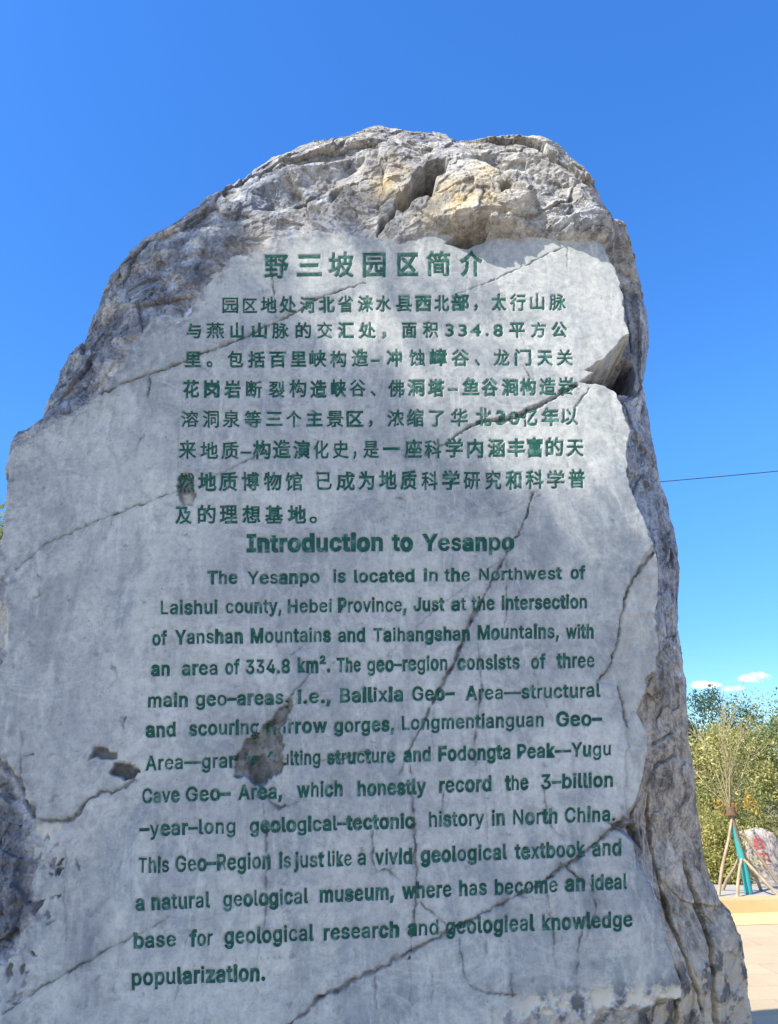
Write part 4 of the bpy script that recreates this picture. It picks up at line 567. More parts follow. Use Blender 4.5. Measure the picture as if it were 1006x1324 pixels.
b 424 229:-8,208:-7,189:-3,172:4,159:12,147:21,138:31,130:41,123:50,118:59,112:59,112:0,53:0,53:509,114:509,114:319,118:319,123:327,130:336,137:346,147:355,158:364,171:373,188:379,207:383,229:384,259:382,287:374,313:361,335:342,354:320,370:293,381:261,388:227,390:189,388:151,381:116,370:84,355:57,336:34,313:16,288:3,260:-6,220:47,242:49,262:55,279:66,294:80,306:97,316:117,323:139,327:163,328:189,327:215,323:239,316:261,307:281,295:298,280:311,262:322,243:328,220:330,198:328,178:322,161:312,147:299,134:282,125:263,118:241,114:216,113:189,114:162,118:138,125:115,135:95,147:78,162:65,179:55,198:49 12:14:13,12:15:14,24:26:25,23:26:24,23:27:26,22:27:23,22:28:27,21:28:22,20:28:21,20:29:28,19:29:20,18:29:19,18:61:29,61:30:29,17:61:18,17:62:61,60:30:61,17:63:62,59:30:60,16:63:17,16:64:63,58:30:59,58:31:30,12:16:15,12:68:16,68:67:16,67:66:16,66:65:16,65:64:16,57:31:58,56:31:57,56:32:31,55:32:56,55:33:32,54:33:55,12:69:68,53:33:54,53:34:33,12:70:69,52:34:53,12:71:70,51:34:52,51:35:34,50:35:51,12:72:71,50:36:35,49:36:50,12:73:72,48:36:49,48:37:36,12:74:73,47:37:48,12:10:74,10:75:74,47:38:37,46:38:47,10:76:75,45:38:46,10:9:76,9:77:76,12:11:10,8:77:9,45:39:38,44:39:45,8:78:77,7:78:8,43:39:44,7:43:78,7:39:43,6:39:7,6:40:39,5:40:6,4:40:5,4:41:40,3:41:4,2:41:3,2:42:41,1:42:2,1:0:42
c 395 207:-8,174:-5,144:3,117:16,93:35,72:58,56:85,44:116,37:150,34:187,37:225,44:260,56:291,72:318,93:341,117:360,144:374,174:382,207:384,226:384,243:381,260:377,276:371,291:364,305:356,318:346,330:335,340:322,349:308,356:293,362:277,303:262,300:272,295:281,290:289,284:297,278:304,270:311,261:316,252:321,242:325,231:328,220:329,207:330,184:328,163:321,145:310,130:296,118:278,108:258,102:236,98:212,96:187,98:163,102:139,108:117,118:97,130:80,145:66,163:55,184:49,207:46,220:47,232:49,243:52,253:55,262:60,271:66,279:73,285:80,292:89,297:98,301:107,304:117,363:102,357:86,350:70,341:56,331:43,319:32,306:21,292:12,277:5,261:-1,244:-5,226:-7 17:19:18,17:20:19,16:20:17,16:21:20,16:22:21,15:22:16,15:23:22,15:24:23,14:24:15,14:25:24,14:26:25,13:43:14,43:26:14,43:42:26,42:27:26,13:44:43,41:27:42,13:45:44,40:27:41,39:27:40,39:28:27,13:46:45,38:28:39,12:46:13,37:28:38,36:28:37,12:47:46,36:29:28,35:29:36,34:29:35,12:48:47,34:30:29,11:48:12,33:30:34,32:30:33,11:49:48,32:31:30,10:49:11,10:50:49,10:51:50,9:51:10,9:52:51,8:52:9,8:53:52,8:54:53,7:54:8,7:55:54,7:56:55,72:74:73,6:56:7,71:74:72,71:75:74,70:75:71,6:57:56,69:75:70,69:76:75,5:57:6,5:58:57,68:76:69,67:76:68,67:77:76,66:77:67,5:59:58,65:77:66,4:59:5,65:78:77,64:78:65,4:60:59,63:78:64,62:78:63,4:61:60,61:78:62,4:78:61,4:79:78,3:79:4,3:80:79,3:81:80,2:81:3,2:82:81,2:83:82,1:83:2,1:84:83,1:85:84,0:85:1
d 424 195:-8,165:-6,137:3,111:16,89:34,70:57,55:84,43:116,36:151,34:189,36:227,43:261,55:293,70:320,89:342,112:361,137:374,165:382,196:384,218:383,237:379,253:373,267:364,278:355,287:346,295:336,301:327,306:319,311:319,311:509,372:509,372:0,313:0,313:59,307:59,301:50,295:41,287:31,277:21,266:12,252:4,236:-3,217:-7,205:47,226:49,246:55,263:65,278:78,290:95,299:115,306:138,310:162,312:189,310:216,306:241,300:263,290:282,278:299,263:312,246:322,227:328,205:330,182:328,162:322,145:311,130:298,118:281,108:261,102:239,98:215,96:189,98:163,102:139,109:117,118:97,130:80,145:66,162:55,182:49 28:30:29,28:31:30,17:19:18,17:20:19,16:20:17,16:21:20,15:21:16,15:22:21,15:23:22,14:23:15,14:24:23,14:25:24,13:61:14,61:25:14,61:26:25,13:62:61,60:26:61,59:26:60,13:63:62,59:27:26,58:27:59,13:64:63,12:64:13,58:28:27,58:57:28,57:56:28,56:55:28,55:54:28,54:31:28,12:65:64,12:66:65,11:66:12,11:67:66,10:67:11,10:68:67,53:31:54,10:69:68,9:69:10,52:31:53,9:70:69,9:71:70,51:31:52,8:71:9,8:72:71,50:31:51,7:72:8,7:73:72,49:31:50,7:74:73,6:74:7,48:31:49,6:75:74,47:33:48,33:31:48,5:75:6,5:76:75,46:33:47,5:77:76,45:34:46,34:33:46,45:35:34,32:31:33,4:77:5,4:78:77,44:35:45,44:36:35,4:43:78,43:36:44,4:36:43,4:37:36,3:37:4,3:38:37,3:39:38,2:39:3,2:40:39,2:41:40,1:41:2,1:42:41,0:42:1
e 404 212:-8,177:-5,145:3,117:16,92:35,72:58,56:85,44:116,37:150,34:187,36:224,44:258,55:290,71:317,91:340,115:359,142:373,172:382,205:384,226:383,246:380,266:374,285:366,303:355,319:341,334:324,347:305,357:282,365:256,370:227,371:194,371:169,75:169,75:221,338:221,310:202,308:226,304:248,298:269,288:286,277:301,263:314,246:323,227:328,205:330,183:328,164:323,146:313,131:301,119:286,109:270,102:251,97:231,96:211,96:178,98:151,102:127,110:106,121:88,135:73,151:61,169:53,190:48,212:46,227:47,241:49,254:53,265:58,276:65,285:73,294:82,300:93,306:105,365:91,358:72,348:55,335:39,320:26,302:14,283:4,261:-3,237:-7 17:19:18,17:20:19,16:20:17,16:21:20,16:22:21,15:22:16,15:23:22,14:23:15,14:24:23,14:25:24,13:45:14,45:44:14,44:25:14,43:25:44,42:25:43,13:46:45,42:26:25,41:26:42,13:47:46,12:47:13,40:26:41,12:48:47,40:27:26,39:27:40,12:49:48,11:49:12,11:50:49,38:27:39,38:28:27,11:51:50,37:28:38,10:51:11,37:29:28,10:52:51,36:29:37,10:33:52,33:53:52,36:34:29,34:30:29,35:34:36,9:33:10,9:32:33,53:34:33,53:30:34,54:30:53,54:31:30,8:32:9,55:31:54,8:31:32,8:55:31,8:56:55,7:56:8,7:57:56,6:57:7,6:58:57,71:73:72,70:73:71,70:74:73,6:59:58,5:59:6,69:74:70,5:60:59,68:74:69,68:75:74,67:75:68,5:61:60,66:75:67,4:61:5,66:76:75,4:62:61,65:76:66,64:76:65,4:63:62,63:76:64,4:76:63,4:77:76,3:77:4,3:78:77,2:78:3,2:79:78,2:80:79,1:80:2,1:81:80,0:81:1
f 253 228:379,228:327,6:327,6:379,81:0,81:432,82:452,87:470,96:486,107:499,120:510,135:519,152:525,169:529,187:530,201:530,212:529,222:527,231:525,238:523,243:521,227:468,224:470,220:471,215:472,209:473,202:474,195:474,178:472,164:468,154:460,147:449,143:435,142:419,142:0 13:15:14,13:16:15,12:16:13,12:17:16,12:18:17,11:18:12,11:19:18,11:20:19,11:21:20,10:21:11,9:23:10,23:22:10,22:21:10,8:25:9,25:24:9,24:23:9,7:27:8,27:26:8,26:25:8,7:28:27,7:29:28,6:29:7,6:30:29,6:31:30,5:31:6,5:32:31,5:33:32,4:33:5,4:34:33,2:0:3,2:1:0
g 425 207:-151,180:-149,156:-146,134:-140,114:-132,97:-122,82:-110,70:-97,59:-84,51:-69,101:-41,107:-49,114:-57,122:-66,131:-74,142:-82,154:-88,169:-93,187:-96,207:-97,236:-95,261:-87,282:-75,298:-58,308:-34,311:-6,311:68,306:68,301:60,294:51,287:41,277:32,266:23,252:16,236:10,217:6,195:5,165:7,138:14,113:27,90:43,71:65,55:90,43:120,36:154,34:191,36:229,43:263,55:293,71:320,90:342,112:361,138:374,166:382,196:384,218:383,237:379,253:373,267:365,279:356,288:346,296:336,302:327,308:319,313:319,313:379,372:379,372:-9,370:-40,363:-67,350:-90,334:-109,314:-124,291:-136,265:-144,237:-149,205:59,227:61,246:66,264:75,278:87,290:103,300:121,307:142,311:166,312:193,311:219,307:242,300:264,291:283,279:299,264:312,247:322,227:328,205:330,182:328,163:322,145:312,130:298,118:282,109:262,102:241,98:218,96:193,98:167,102:144,109:123,118:104,131:88,145:76,163:66,183:61 53:55:54,53:56:55,52:56:53,64:66:65,64:67:66,52:57:56,51:57:52,51:58:57,51:59:58,50:59:51,50:60:59,50:61:60,49:94:50,94:61:50,94:62:61,49:95:94,93:62:94,92:62:93,49:96:95,92:63:62,91:63:92,49:97:96,48:97:49,91:64:63,91:90:64,90:89:64,89:88:64,88:87:64,87:67:64,48:98:97,48:99:98,47:99:48,47:100:99,46:100:47,46:101:100,86:67:87,46:102:101,45:102:46,85:67:86,45:103:102,45:104:103,84:67:85,44:104:45,44:105:104,83:67:84,43:105:44,43:106:105,82:67:83,43:107:106,81:67:82,42:107:43,42:108:107,80:26:81,26:67:81,41:108:42,41:109:108,79:26:80,41:110:109,78:27:79,27:26:79,78:28:27,25:67:26,41:111:110,77:28:78,40:111:41,40:76:111,76:28:77,76:29:28,40:29:76,40:30:29,39:30:40,39:31:30,39:32:31,38:32:39,38:33:32,38:34:33,37:34:38,37:35:34,36:35:37,24:67:25,24:68:67,23:68:24,23:69:68,9:11:10,9:12:11,9:13:12,22:69:23,9:14:13,22:70:69,8:14:9,8:15:14,21:70:22,8:16:15,7:16:8,20:70:21,7:17:16,20:71:70,7:18:17,19:71:20,7:19:18,7:71:19,6:71:7,6:72:71,5:72:6,4:72:5,4:73:72,3:73:4,3:74:73,2:74:3,2:75:74,1:75:2,1:0:75
h 410 114:227,114:0,53:0,53:509,114:509,114:287,102:287,116:319,132:344,152:362,175:374,200:382,227:384,252:383,275:377,295:369,313:356,328:340,341:321,350:298,355:271,357:240,357:0,296:0,296:235,293:263,286:286,273:304,256:318,235:326,210:329,192:328,176:324,161:317,147:308,136:297,126:283,119:266,115:248 2:4:3,2:6:4,6:5:4,11:13:12,11:14:13,10:14:11,10:15:14,9:15:10,9:16:15,8:16:9,8:17:16,7:31:8,31:17:8,31:30:17,30:18:17,29:18:30,7:32:31,28:18:29,7:33:32,28:19:18,6:33:7,27:19:28,6:34:33,6:35:34,26:19:27,26:20:19,6:36:35,2:37:6,37:36:6,25:20:26,25:21:20,2:38:37,24:21:25,2:0:38,24:22:21,23:22:24,2:1:0
i 166 84:443,73:444,63:448,54:455,47:463,43:472,41:483,43:494,47:504,54:512,63:518,73:522,84:524,95:522,105:518,114:512,121:504,125:494,126:483,125:472,121:463,114:455,105:448,95:444,53:0,53:379,114:379,114:0 24:26:25,24:27:26,11:13:12,10:13:11,10:14:13,9:14:10,9:15:14,8:15:9,8:16:15,7:16:8,7:17:16,6:17:7,6:18:17,5:18:6,5:19:18,4:19:5,4:20:19,3:20:4,3:21:20,2:21:3,2:22:21,1:22:2,1:23:22,0:23:1
j 166 83:443,72:444,62:448,53:455,47:463,42:472,41:483,42:494,47:504,53:512,62:518,72:522,83:524,95:522,105:518,114:512,120:504,125:494,126:483,125:472,120:463,114:455,105:448,95:444,53:379,114:379,114:-30,112:-52,108:-72,102:-90,92:-106,80:-119,65:-129,47:-137,27:-141,4:-143,-10:-143,-10:-87,2:-87,18:-85,31:-80,40:-72,47:-61,51:-46,53:-29 44:25:24,44:26:25,43:26:44,43:27:26,42:27:43,42:28:27,41:28:42,40:28:41,40:29:28,39:29:40,38:29:39,36:38:37,36:29:38,36:30:29,36:31:30,36:32:31,36:33:32,36:34:33,36:35:34,11:13:12,10:13:11,10:14:13,9:14:10,9:15:14,8:15:9,8:16:15,7:16:8,7:17:16,6:17:7,6:18:17,5:18:6,5:19:18,4:19:5,4:20:19,3:20:4,3:21:20,2:21:3,2:22:21,1:22:2,1:23:22,0:23:1
k 380 110:137,110:212,121:212,284:379,360:379,184:199,177:199,53:0,53:509,114:509,114:0,294:0,148:186,191:229,372:0 7:9:8,7:1:9,1:10:9,2:4:3,2:13:4,13:5:4,2:12:13,5:14:13,7:0:1,10:2:1,10:12:2,0:5:6,0:14:5,10:11:12,7:14:0,10:14:7,11:14:10
l 189 139:-2,112:0,91:8,74:20,62:37,55:59,53:84,53:509,114:509,114:99,114:83,117:71,120:62,126:57,135:53,146:52,152:52,157:52,160:53,164:53,167:54,170:54,181:3,175:1,169:0,162:-1,154:-2,147:-2 6:8:7,6:9:8,6:10:9,5:10:6,5:11:10,5:12:11,5:13:12,4:13:5,4:14:13,20:22:21,19:22:20,18:22:19,4:15:14,17:22:18,16:22:17,15:22:16,4:22:15,3:22:4,2:22:3,1:22:2,1:23:22,1:24:23,1:25:24,0:25:1,0:26:25,0:27:26
m 609 53:0,53:379,112:379,112:295,108:295,114:314,122:331,132:346,144:358,158:368,172:376,187:382,203:385,219:386,245:383,268:375,287:361,303:342,314:320,321:295,312:295,318:312,326:329,337:343,350:356,364:366,381:375,398:381,417:385,437:386,458:385,478:380,497:372,514:361,529:346,541:328,550:307,555:283,557:255,557:0,496:0,496:254,493:279,485:298,473:313,456:323,438:329,419:330,402:329,387:326,374:320,363:312,353:302,345:290,340:277,336:263,335:247,335:0,274:0,274:260,272:280,265:297,253:311,238:322,220:328,199:330,185:329,171:326,158:320,145:312,135:302,126:289,119:274,115:257,114:238,114:0 12:14:13,28:30:29,11:14:12,27:30:28,27:31:30,11:15:14,10:15:11,26:31:27,26:32:31,0:2:1,0:4:2,4:3:2,9:15:10,25:32:26,9:16:15,25:33:32,8:16:9,24:33:25,8:17:16,24:34:33,7:17:8,23:34:24,23:35:34,6:17:7,22:47:23,47:35:23,6:65:17,65:18:17,5:66:6,66:65:6,64:18:65,22:48:47,46:35:47,5:67:66,22:49:48,21:49:22,45:35:46,45:36:35,63:18:64,5:68:67,21:50:49,44:36:45,62:18:63,5:69:68,62:19:18,21:51:50,4:69:5,43:36:44,20:51:21,4:70:69,20:52:51,61:19:62,43:37:36,20:53:52,4:71:70,42:37:43,60:20:61,20:19:61,0:72:4,72:71:4,60:53:20,60:54:53,42:38:37,59:54:60,41:38:42,59:55:54,0:73:72,59:56:55,58:56:59,0:74:73,41:39:38,40:39:41,58:57:56,0:75:74
n 409 114:227,114:0,53:0,53:379,112:379,112:287,102:287,116:319,132:344,152:362,175:374,200:382,227:384,252:383,275:377,295:369,313:356,328:340,341:321,350:298,355:271,357:240,357:0,296:0,296:235,293:263,286:286,273:304,256:318,235:326,210:329,192:328,176:324,161:317,147:308,136:297,126:283,119:266,115:248 11:13:12,11:14:13,10:14:11,2:4:3,2:6:4,6:5:4,10:15:14,9:15:10,9:16:15,8:16:9,8:17:16,7:31:8,31:17:8,31:30:17,30:18:17,29:18:30,7:32:31,28:18:29,7:33:32,28:19:18,6:33:7,27:19:28,6:34:33,6:35:34,26:19:27,26:20:19,6:36:35,2:37:6,37:36:6,25:20:26,25:21:20,2:38:37,24:21:25,2:0:38,24:22:21,23:22:24,2:1:0
o 415 207:-8,174:-5,144:3,117:16,93:35,72:58,56:85,44:116,37:150,34:187,37:225,44:260,56:291,72:318,93:341,117:360,144:374,174:382,207:384,241:382,271:374,299:360,323:341,343:318,359:291,371:260,379:225,381:187,379:150,371:116,359:85,343:58,323:35,299:16,271:3,241:-5,207:46,231:49,252:55,270:66,285:80,298:97,307:117,314:139,318:163,319:187,318:212,314:236,307:258,298:278,285:296,270:310,252:321,231:328,207:330,184:328,163:321,145:310,130:296,118:278,108:258,102:236,98:212,96:187,98:163,102:139,108:117,118:97,130:80,145:66,163:55,184:49 17:19:18,16:19:17,16:20:19,15:20:16,15:21:20,14:21:15,14:22:21,13:22:14,13:54:22,54:23:22,13:55:54,53:23:54,13:56:55,52:23:53,13:57:56,51:23:52,12:57:13,51:24:23,12:58:57,50:24:51,12:59:58,49:24:50,11:59:12,49:25:24,11:60:59,48:25:49,10:60:11,48:26:25,10:61:60,47:26:48,10:62:61,46:26:47,46:27:26,9:62:10,9:63:62,45:27:46,8:63:9,8:64:63,44:27:45,44:28:27,8:65:64,43:28:44,43:29:28,7:65:8,7:66:65,42:29:43,7:67:66,41:29:42,6:67:7,41:30:29,6:68:67,40:30:41,5:68:6,40:31:30,5:69:68,39:31:40,5:70:69,38:31:39,4:70:5,38:32:31,4:71:70,37:32:38,4:36:71,36:32:37,4:32:36,3:32:4,3:33:32,2:33:3,2:34:33,1:34:2,1:35:34,0:35:1
p 424 53:-143,53:379,112:379,112:319,118:319,123:327,130:336,137:346,147:355,158:364,171:373,188:379,207:383,229:384,259:382,287:374,313:361,335:342,354:320,370:293,381:261,388:227,390:189,388:151,381:116,370:84,355:57,336:34,313:16,288:3,260:-6,229:-8,208:-7,189:-3,173:4,159:12,147:21,138:31,130:41,124:50,118:59,114:59,114:-143,220:47,242:49,262:55,279:66,294:80,306:97,316:117,323:139,327:163,328:189,327:215,323:239,316:261,307:281,295:298,280:311,262:322,243:328,220:330,198:328,178:322,161:312,147:299,134:282,125:263,118:241,114:216,113:189,114:162,118:138,125:115,135:95,147:78,162:65,179:55,198:49 12:14:13,11:14:12,11:15:14,0:2:1,0:3:2,10:15:11,10:16:15,9:16:10,8:16:9,8:17:16,7:17:8,6:17:7,6:61:17,61:18:17,5:61:6,5:62:61,60:18:61,5:63:62,59:18:60,4:63:5,4:64:63,58:18:59,58:19:18,0:4:3,0:68:4,68:67:4,67:66:4,66:65:4,65:64:4,57:19:58,56:19:57,56:20:19,55:20:56,55:21:20,54:21:55,0:69:68,53:21:54,53:22:21,0:70:69,52:22:53,0:71:70,51:22:52,51:23:22,50:23:51,0:72:71,50:24:23,49:24:50,0:73:72,48:24:49,48:25:24,0:41:73,41:74:73,47:25:48,41:75:74,47:26:25,46:26:47,41:76:75,45:26:46,41:40:76,40:77:76,0:42:41,39:77:40,45:27:26,44:27:45,39:78:77,38:78:39,43:27:44,38:43:78,38:27:43,37:27:38,37:28:27,36:28:37,35:28:36,35:29:28,34:29:35,33:29:34,33:30:29,32:30:33,32:31:30
r 259 53:0,53:379,112:379,112:321,115:321,124:339,137:354,152:367,171:377,191:383,213:385,218:385,223:385,229:384,235:384,240:384,243:384,243:322,241:323,236:324,230:324,223:325,215:326,207:326,190:324,174:321,159:315,146:306,135:296,126:284,119:269,115:254,114:237,114:0 9:11:10,9:12:11,9:13:12,9:14:13,9:15:14,9:16:15,9:17:16,8:17:9,0:2:1,0:3:2,7:17:8,6:17:7,5:19:6,19:18:6,18:17:6,4:23:5,23:22:5,22:21:5,21:20:5,20:19:5,4:24:23,4:25:24,0:4:3,0:31:4,31:30:4,30:29:4,29:28:4,28:27:4,27:26:4,26:25:4,0:32:31,0:33:32
s 365 182:-8,157:-7,133:-3,112:3,93:12,76:24,62:38,50:54,41:73,36:94,94:107,101:87,111:72,124:60,141:52,160:47,181:45,206:47,227:53,244:62,258:74,265:88,268:103,266:115,262:126,254:136,243:144,229:150,212:155,149:170,118:180,92:192,72:208,58:227,50:249,47:274,49:295,55:314,65:332,79:347,95:360,115:370,137:378,161:383,187:384,212:383,234:379,254:372,271:363,286:352,299:339,309:324,318:308,324:290,268:277,262:291,254:304,243:316,228:325,210:331,187:333,166:331,147:326,131:317,119:305,111:292,109:277,110:264,115:253,124:243,136:235,152:229,172:223,229:209,261:200,287:187,306:171,320:153,328:131,331:107,329:85,323:65,312:47,298:31,281:18,260:6,236:-2,210:-7 43:45:44,43:46:45,42:46:43,42:47:46,41:47:42,41:48:47,40:48:41,40:49:48,39:49:40,39:50:49,38:50:39,38:60:50,60:51:50,38:61:60,59:51:60,37:61:38,37:62:61,58:51:59,37:63:62,57:51:58,57:52:51,37:64:63,56:52:57,36:64:37,56:53:52,36:65:64,55:53:56,35:65:36,35:66:65,54:53:55,35:67:66,34:67:35,34:68:67,34:69:68,33:69:34,33:70:69,33:71:70,33:72:71,32:72:33,32:73:72,32:74:73,31:74:32,31:75:74,30:75:31,30:76:75,29:76:30,29:77:76,28:77:29,27:77:28,27:78:77,26:78:27,25:78:26,24:78:25,24:79:78,23:79:24,22:79:23,9:11:10,22:80:79,21:80:22,8:11:9,20:80:21,8:12:11,20:81:80,19:81:20,7:12:8,7:13:12,19:82:81,18:82:19,7:14:13,6:14:7,17:82:18,6:15:14,16:82:17,16:83:82,6:16:15,6:83:16,5:83:6,5:84:83,4:84:5,4:85:84,3:85:4,3:86:85,2:86:3,2:87:86,1:87:2,1:0:87
t 227 204:379,204:327,6:327,6:379,65:471,126:471,126:98,127:83,130:70,136:61,144:55,156:51,170:50,175:50,180:50,185:51,191:52,197:53,202:54,213:2,207:0,200:-2,192:-3,184:-3,176:-4,168:-4,138:-1,113:7,92:21,77:41,68:64,65:93 31:5:4,31:6:5,2:0:3,2:1:0,31:7:6,30:7:31,30:8:7,30:9:8,29:9:30,29:10:9,29:11:10,17:19:18,16:19:17,15:19:16,29:12:11,14:19:15,13:19:14,12:19:13,29:19:12,28:19:29,27:19:28,26:19:27,26:20:19,26:21:20,25:21:26,25:22:21,25:23:22,25:24:23
u 410 182:-5,158:-3,135:2,115:11,97:23,82:39,69:59,60:82,54:109,53:139,53:379,114:379,114:144,116:117,124:94,137:75,154:61,175:53,200:50,218:51,234:55,249:62,263:71,274:83,283:97,290:113,295:132,296:153,296:379,357:379,357:0,298:0,298:92,307:92,294:60,277:35,257:17,234:5,209:-3 9:11:10,9:12:11,27:29:28,27:30:29,26:30:27,9:13:12,8:13:9,25:33:26,33:30:26,8:14:13,24:33:25,7:14:8,23:32:24,32:33:24,7:15:14,23:34:32,34:31:32,34:30:33,22:34:23,6:15:7,6:16:15,21:34:22,20:34:21,6:17:16,20:35:34,31:30:34,5:17:6,19:35:20,5:18:17,18:35:19,5:35:18,4:35:5,4:36:35,3:36:4,3:37:36,2:37:3,2:38:37,1:38:2,1:0:38
v 389 163:0,17:379,84:379,165:155,173:132,180:110,187:87,193:64,199:42,206:21,184:21,191:42,197:64,203:87,209:110,216:132,224:155,305:379,371:379,226:0 0:2:1,0:3:2,16:18:17,16:19:18,0:4:3,15:19:16,0:5:4,14:19:15,0:6:5,13:19:14,0:7:6,12:19:13,11:8:12,8:19:12,0:11:7,11:8:7,0:10:11,9:19:8,0:9:10,0:19:9
w 567 138:0,23:379,87:379,133:214,140:190,147:164,154:137,161:107,168:75,175:41,165:41,172:74,179:105,186:135,192:163,199:189,206:214,252:379,316:379,362:214,368:189,375:163,382:136,388:106,395:75,402:41,391:41,399:75,406:106,413:135,420:163,427:189,434:214,480:379,545:379,429:0,368:0,319:172,314:189,309:207,305:225,300:243,295:262,291:280,286:299,281:318,277:338,291:338,286:319,281:299,277:280,272:262,267:243,263:225,258:207,253:189,248:172,199:0 0:2:1,0:3:2,16:46:17,46:18:17,46:47:18,47:19:18,32:34:33,32:35:34,16:45:46,48:19:47,49:44:48,44:19:48,16:49:45,49:44:45,16:50:49,43:19:44,16:51:50,42:19:43,16:52:51,41:19:42,40:19:41,16:53:52,39:19:40,16:54:53,0:4:3,15:54:16,39:20:19,31:35:32,38:20:39,15:55:54,0:5:4,37:20:38,37:21:20,30:35:31,15:56:55,14:56:15,14:57:56,36:21:37,0:6:5,36:22:21,29:35:30,13:57:14,0:7:6,36:23:22,28:35:29,12:57:13,0:8:7,36:24:23,27:35:28,11:57:12,0:10:8,10:9:8,36:26:24,26:25:24,26:35:27,10:57:11,0:57:10,36:35:26
x 378 21:0,171:218,171:171,29:379,100:379,147:306,159:287,170:270,179:253,188:237,198:221,207:206,175:206,185:221,194:237,202:253,211:270,222:287,233:306,282:379,352:379,209:169,209:214,358:0,287:0,231:85,219:103,209:120,200:136,191:152,182:167,173:182,205:182,195:167,187:152,178:136,170:120,160:103,148:85,91:0 2:4:3,2:5:4,18:20:19,18:21:20,2:6:5,17:21:18,2:7:6,16:21:17,2:1:7,1:8:7,15:22:16,22:21:16,1:9:8,14:22:15,1:13:9,13:10:9,13:10:14,10:22:14,11:22:10,1:12:13,0:12:1,11:23:22,0:31:12,31:11:12,31:32:11,32:23:11,0:30:31,33:23:32,0:34:30,34:29:30,34:29:33,29:23:33,0:35:34,28:23:29,0:36:35,27:23:28,0:37:36,26:23:27,0:38:37,25:23:26,0:39:38,24:23:25
y 389 47:-139,61:-86,71:-87,83:-89,94:-90,104:-89,113:-86,122:-81,130:-74,138:-64,145:-51,151:-36,163:-1,17:379,84:379,165:155,173:132,180:109,187:87,193:64,199:42,206:21,184:21,190:42,196:64,202:87,209:110,216:132,224:155,305:379,371:379,204:-58,196:-77,187:-93,177:-107,165:-119,153:-128,139:-136,125:-141,109:-144,91:-145,82:-145,73:-144,65:-143,57:-142,52:-140 12:14:13,12:15:14,28:30:29,28:31:30,12:16:15,27:31:28,26:31:27,12:17:16,25:21:26,21:31:26,12:18:17,24:21:25,12:19:18,23:20:24,20:21:24,12:23:19,23:20:19,12:22:23,12:21:22,12:31:21,11:31:12,10:31:11,9:31:10,9:32:31,8:32:9,7:32:8,7:33:32,6:33:7,0:2:1,5:33:6,0:3:2,4:33:5,0:4:3,0:33:4,0:34:33,0:35:34,0:36:35,0:37:36,0:38:37,45:38:0,44:38:45,44:39:38,43:39:44,42:39:43,42:40:39,41:40:42
z 380 42:0,42:46,254:320,254:323,48:323,48:379,333:379,333:331,126:60,126:56,339:56,339:0 4:6:5,4:7:6,4:3:7,3:2:7,2:8:7,1:8:2,1:9:8,1:10:9,1:11:10,0:11:1
² 304 39:306,39:348,154:439,164:447,173:455,181:462,188:468,193:474,198:481,201:487,203:493,203:500,201:512,196:522,187:530,176:536,163:539,148:540,133:539,120:536,108:529,100:521,95:511,93:499,37:499,40:524,51:545,68:563,91:576,117:584,148:587,180:584,207:576,230:564,247:547,257:527,261:505,260:497,259:489,257:482,254:474,250:466,245:457,238:449,229:439,219:429,206:419,192:407,175:395,121:355,121:353,269:353,269:306 29:31:30,29:32:31,28:32:29,28:33:32,27:33:28,27:34:33,26:34:27,26:17:34,17:16:34,16:35:34,25:18:26,18:17:26,15:35:16,25:19:18,14:35:15,25:20:19,13:35:14,25:21:20,13:36:35,24:21:25,12:36:13,24:22:21,11:36:12,24:23:22,11:37:36,10:37:11,10:38:37,9:38:10,9:39:38,8:39:9,8:40:39,7:40:8,6:40:7,6:41:40,5:41:6,5:42:41,4:42:5,4:43:42,3:43:4,3:44:43,2:44:3,2:45:44,1:45:2,1:46:45,1:47:46,1:48:47,1:49:48,1:50:49,1:51:50,1:52:51,0:52:1
– 349 350:244,350:188,0:188,0:244 2:0:3,2:1:0
— 699 699:244,699:188,0:188,0:244 2:0:3,2:1:0"""
def thicken(v, f):
    """outward direction of every outline vertex, for bolder or thinner strokes"""
    cnt = {}
    for t_ in f:
        for k in range(3):
            a, b, c = t_[k], t_[(k + 1) % 3], t_[(k + 2) % 3]; cnt.setdefault((min(a, b), max(a, b)), []).append((a, b, c))
    nrm = np.zeros((len(v), 2)); nb = np.zeros(len(v))
    for q in cnt.values():
        if len(q) == 1:
            a, b, c = q[0]; d = v[b] - v[a]; n = np.array((d[1], -d[0])); n /= np.linalg.norm(n) + 1e-9
            if n @ (v[c] - v[a]) > 0: n = -n
            for i in (a, b): nrm[i] += n; nb[i] += 1
    L = np.linalg.norm(nrm, axis=1); L[L < 1e-6] = 1
    return nrm / L[:, None] * np.clip(np.maximum(nb, 1) / L, 1, 1.5)[:, None]
_gl, _lt, CUTS, LINES, CUT = {}, {}, [], [], 0.0042
for row in LETTERS.split('\n'):
    ch, adv, vs, fs = row.split(' ')
    v = np.array([tuple(map(int, q.split(':'))) for q in vs.split(',')]) / 1000.0; f = [list(map(int, q.split(':'))) for q in fs.split(',')]
    _lt[ch] = (int(adv) / 1000.0, v, f, thicken(v, f))
def word(txt, off):
    """latin letters set side by side, each with its own slightly different weight, as hand painted"""
    VV, FF, VC, x, n = [], [], [], 0.0, 0
    for ch in txt:
        adv, v, f, nr = _lt[ch]
        o_ = off + rnd.choice((-.010, -.004, 0, .003, .007, .013))
        sh = (x, rnd.uniform(-.006, .006)); VC.append(v + nr * (o_ + .022) + sh); VV.append(v + nr * o_ + sh); FF += [[i + n for i in t_] for t_ in f]; n += len(v); x += adv + 0.035
    return np.concatenate(VV), FF, np.concatenate(VC)
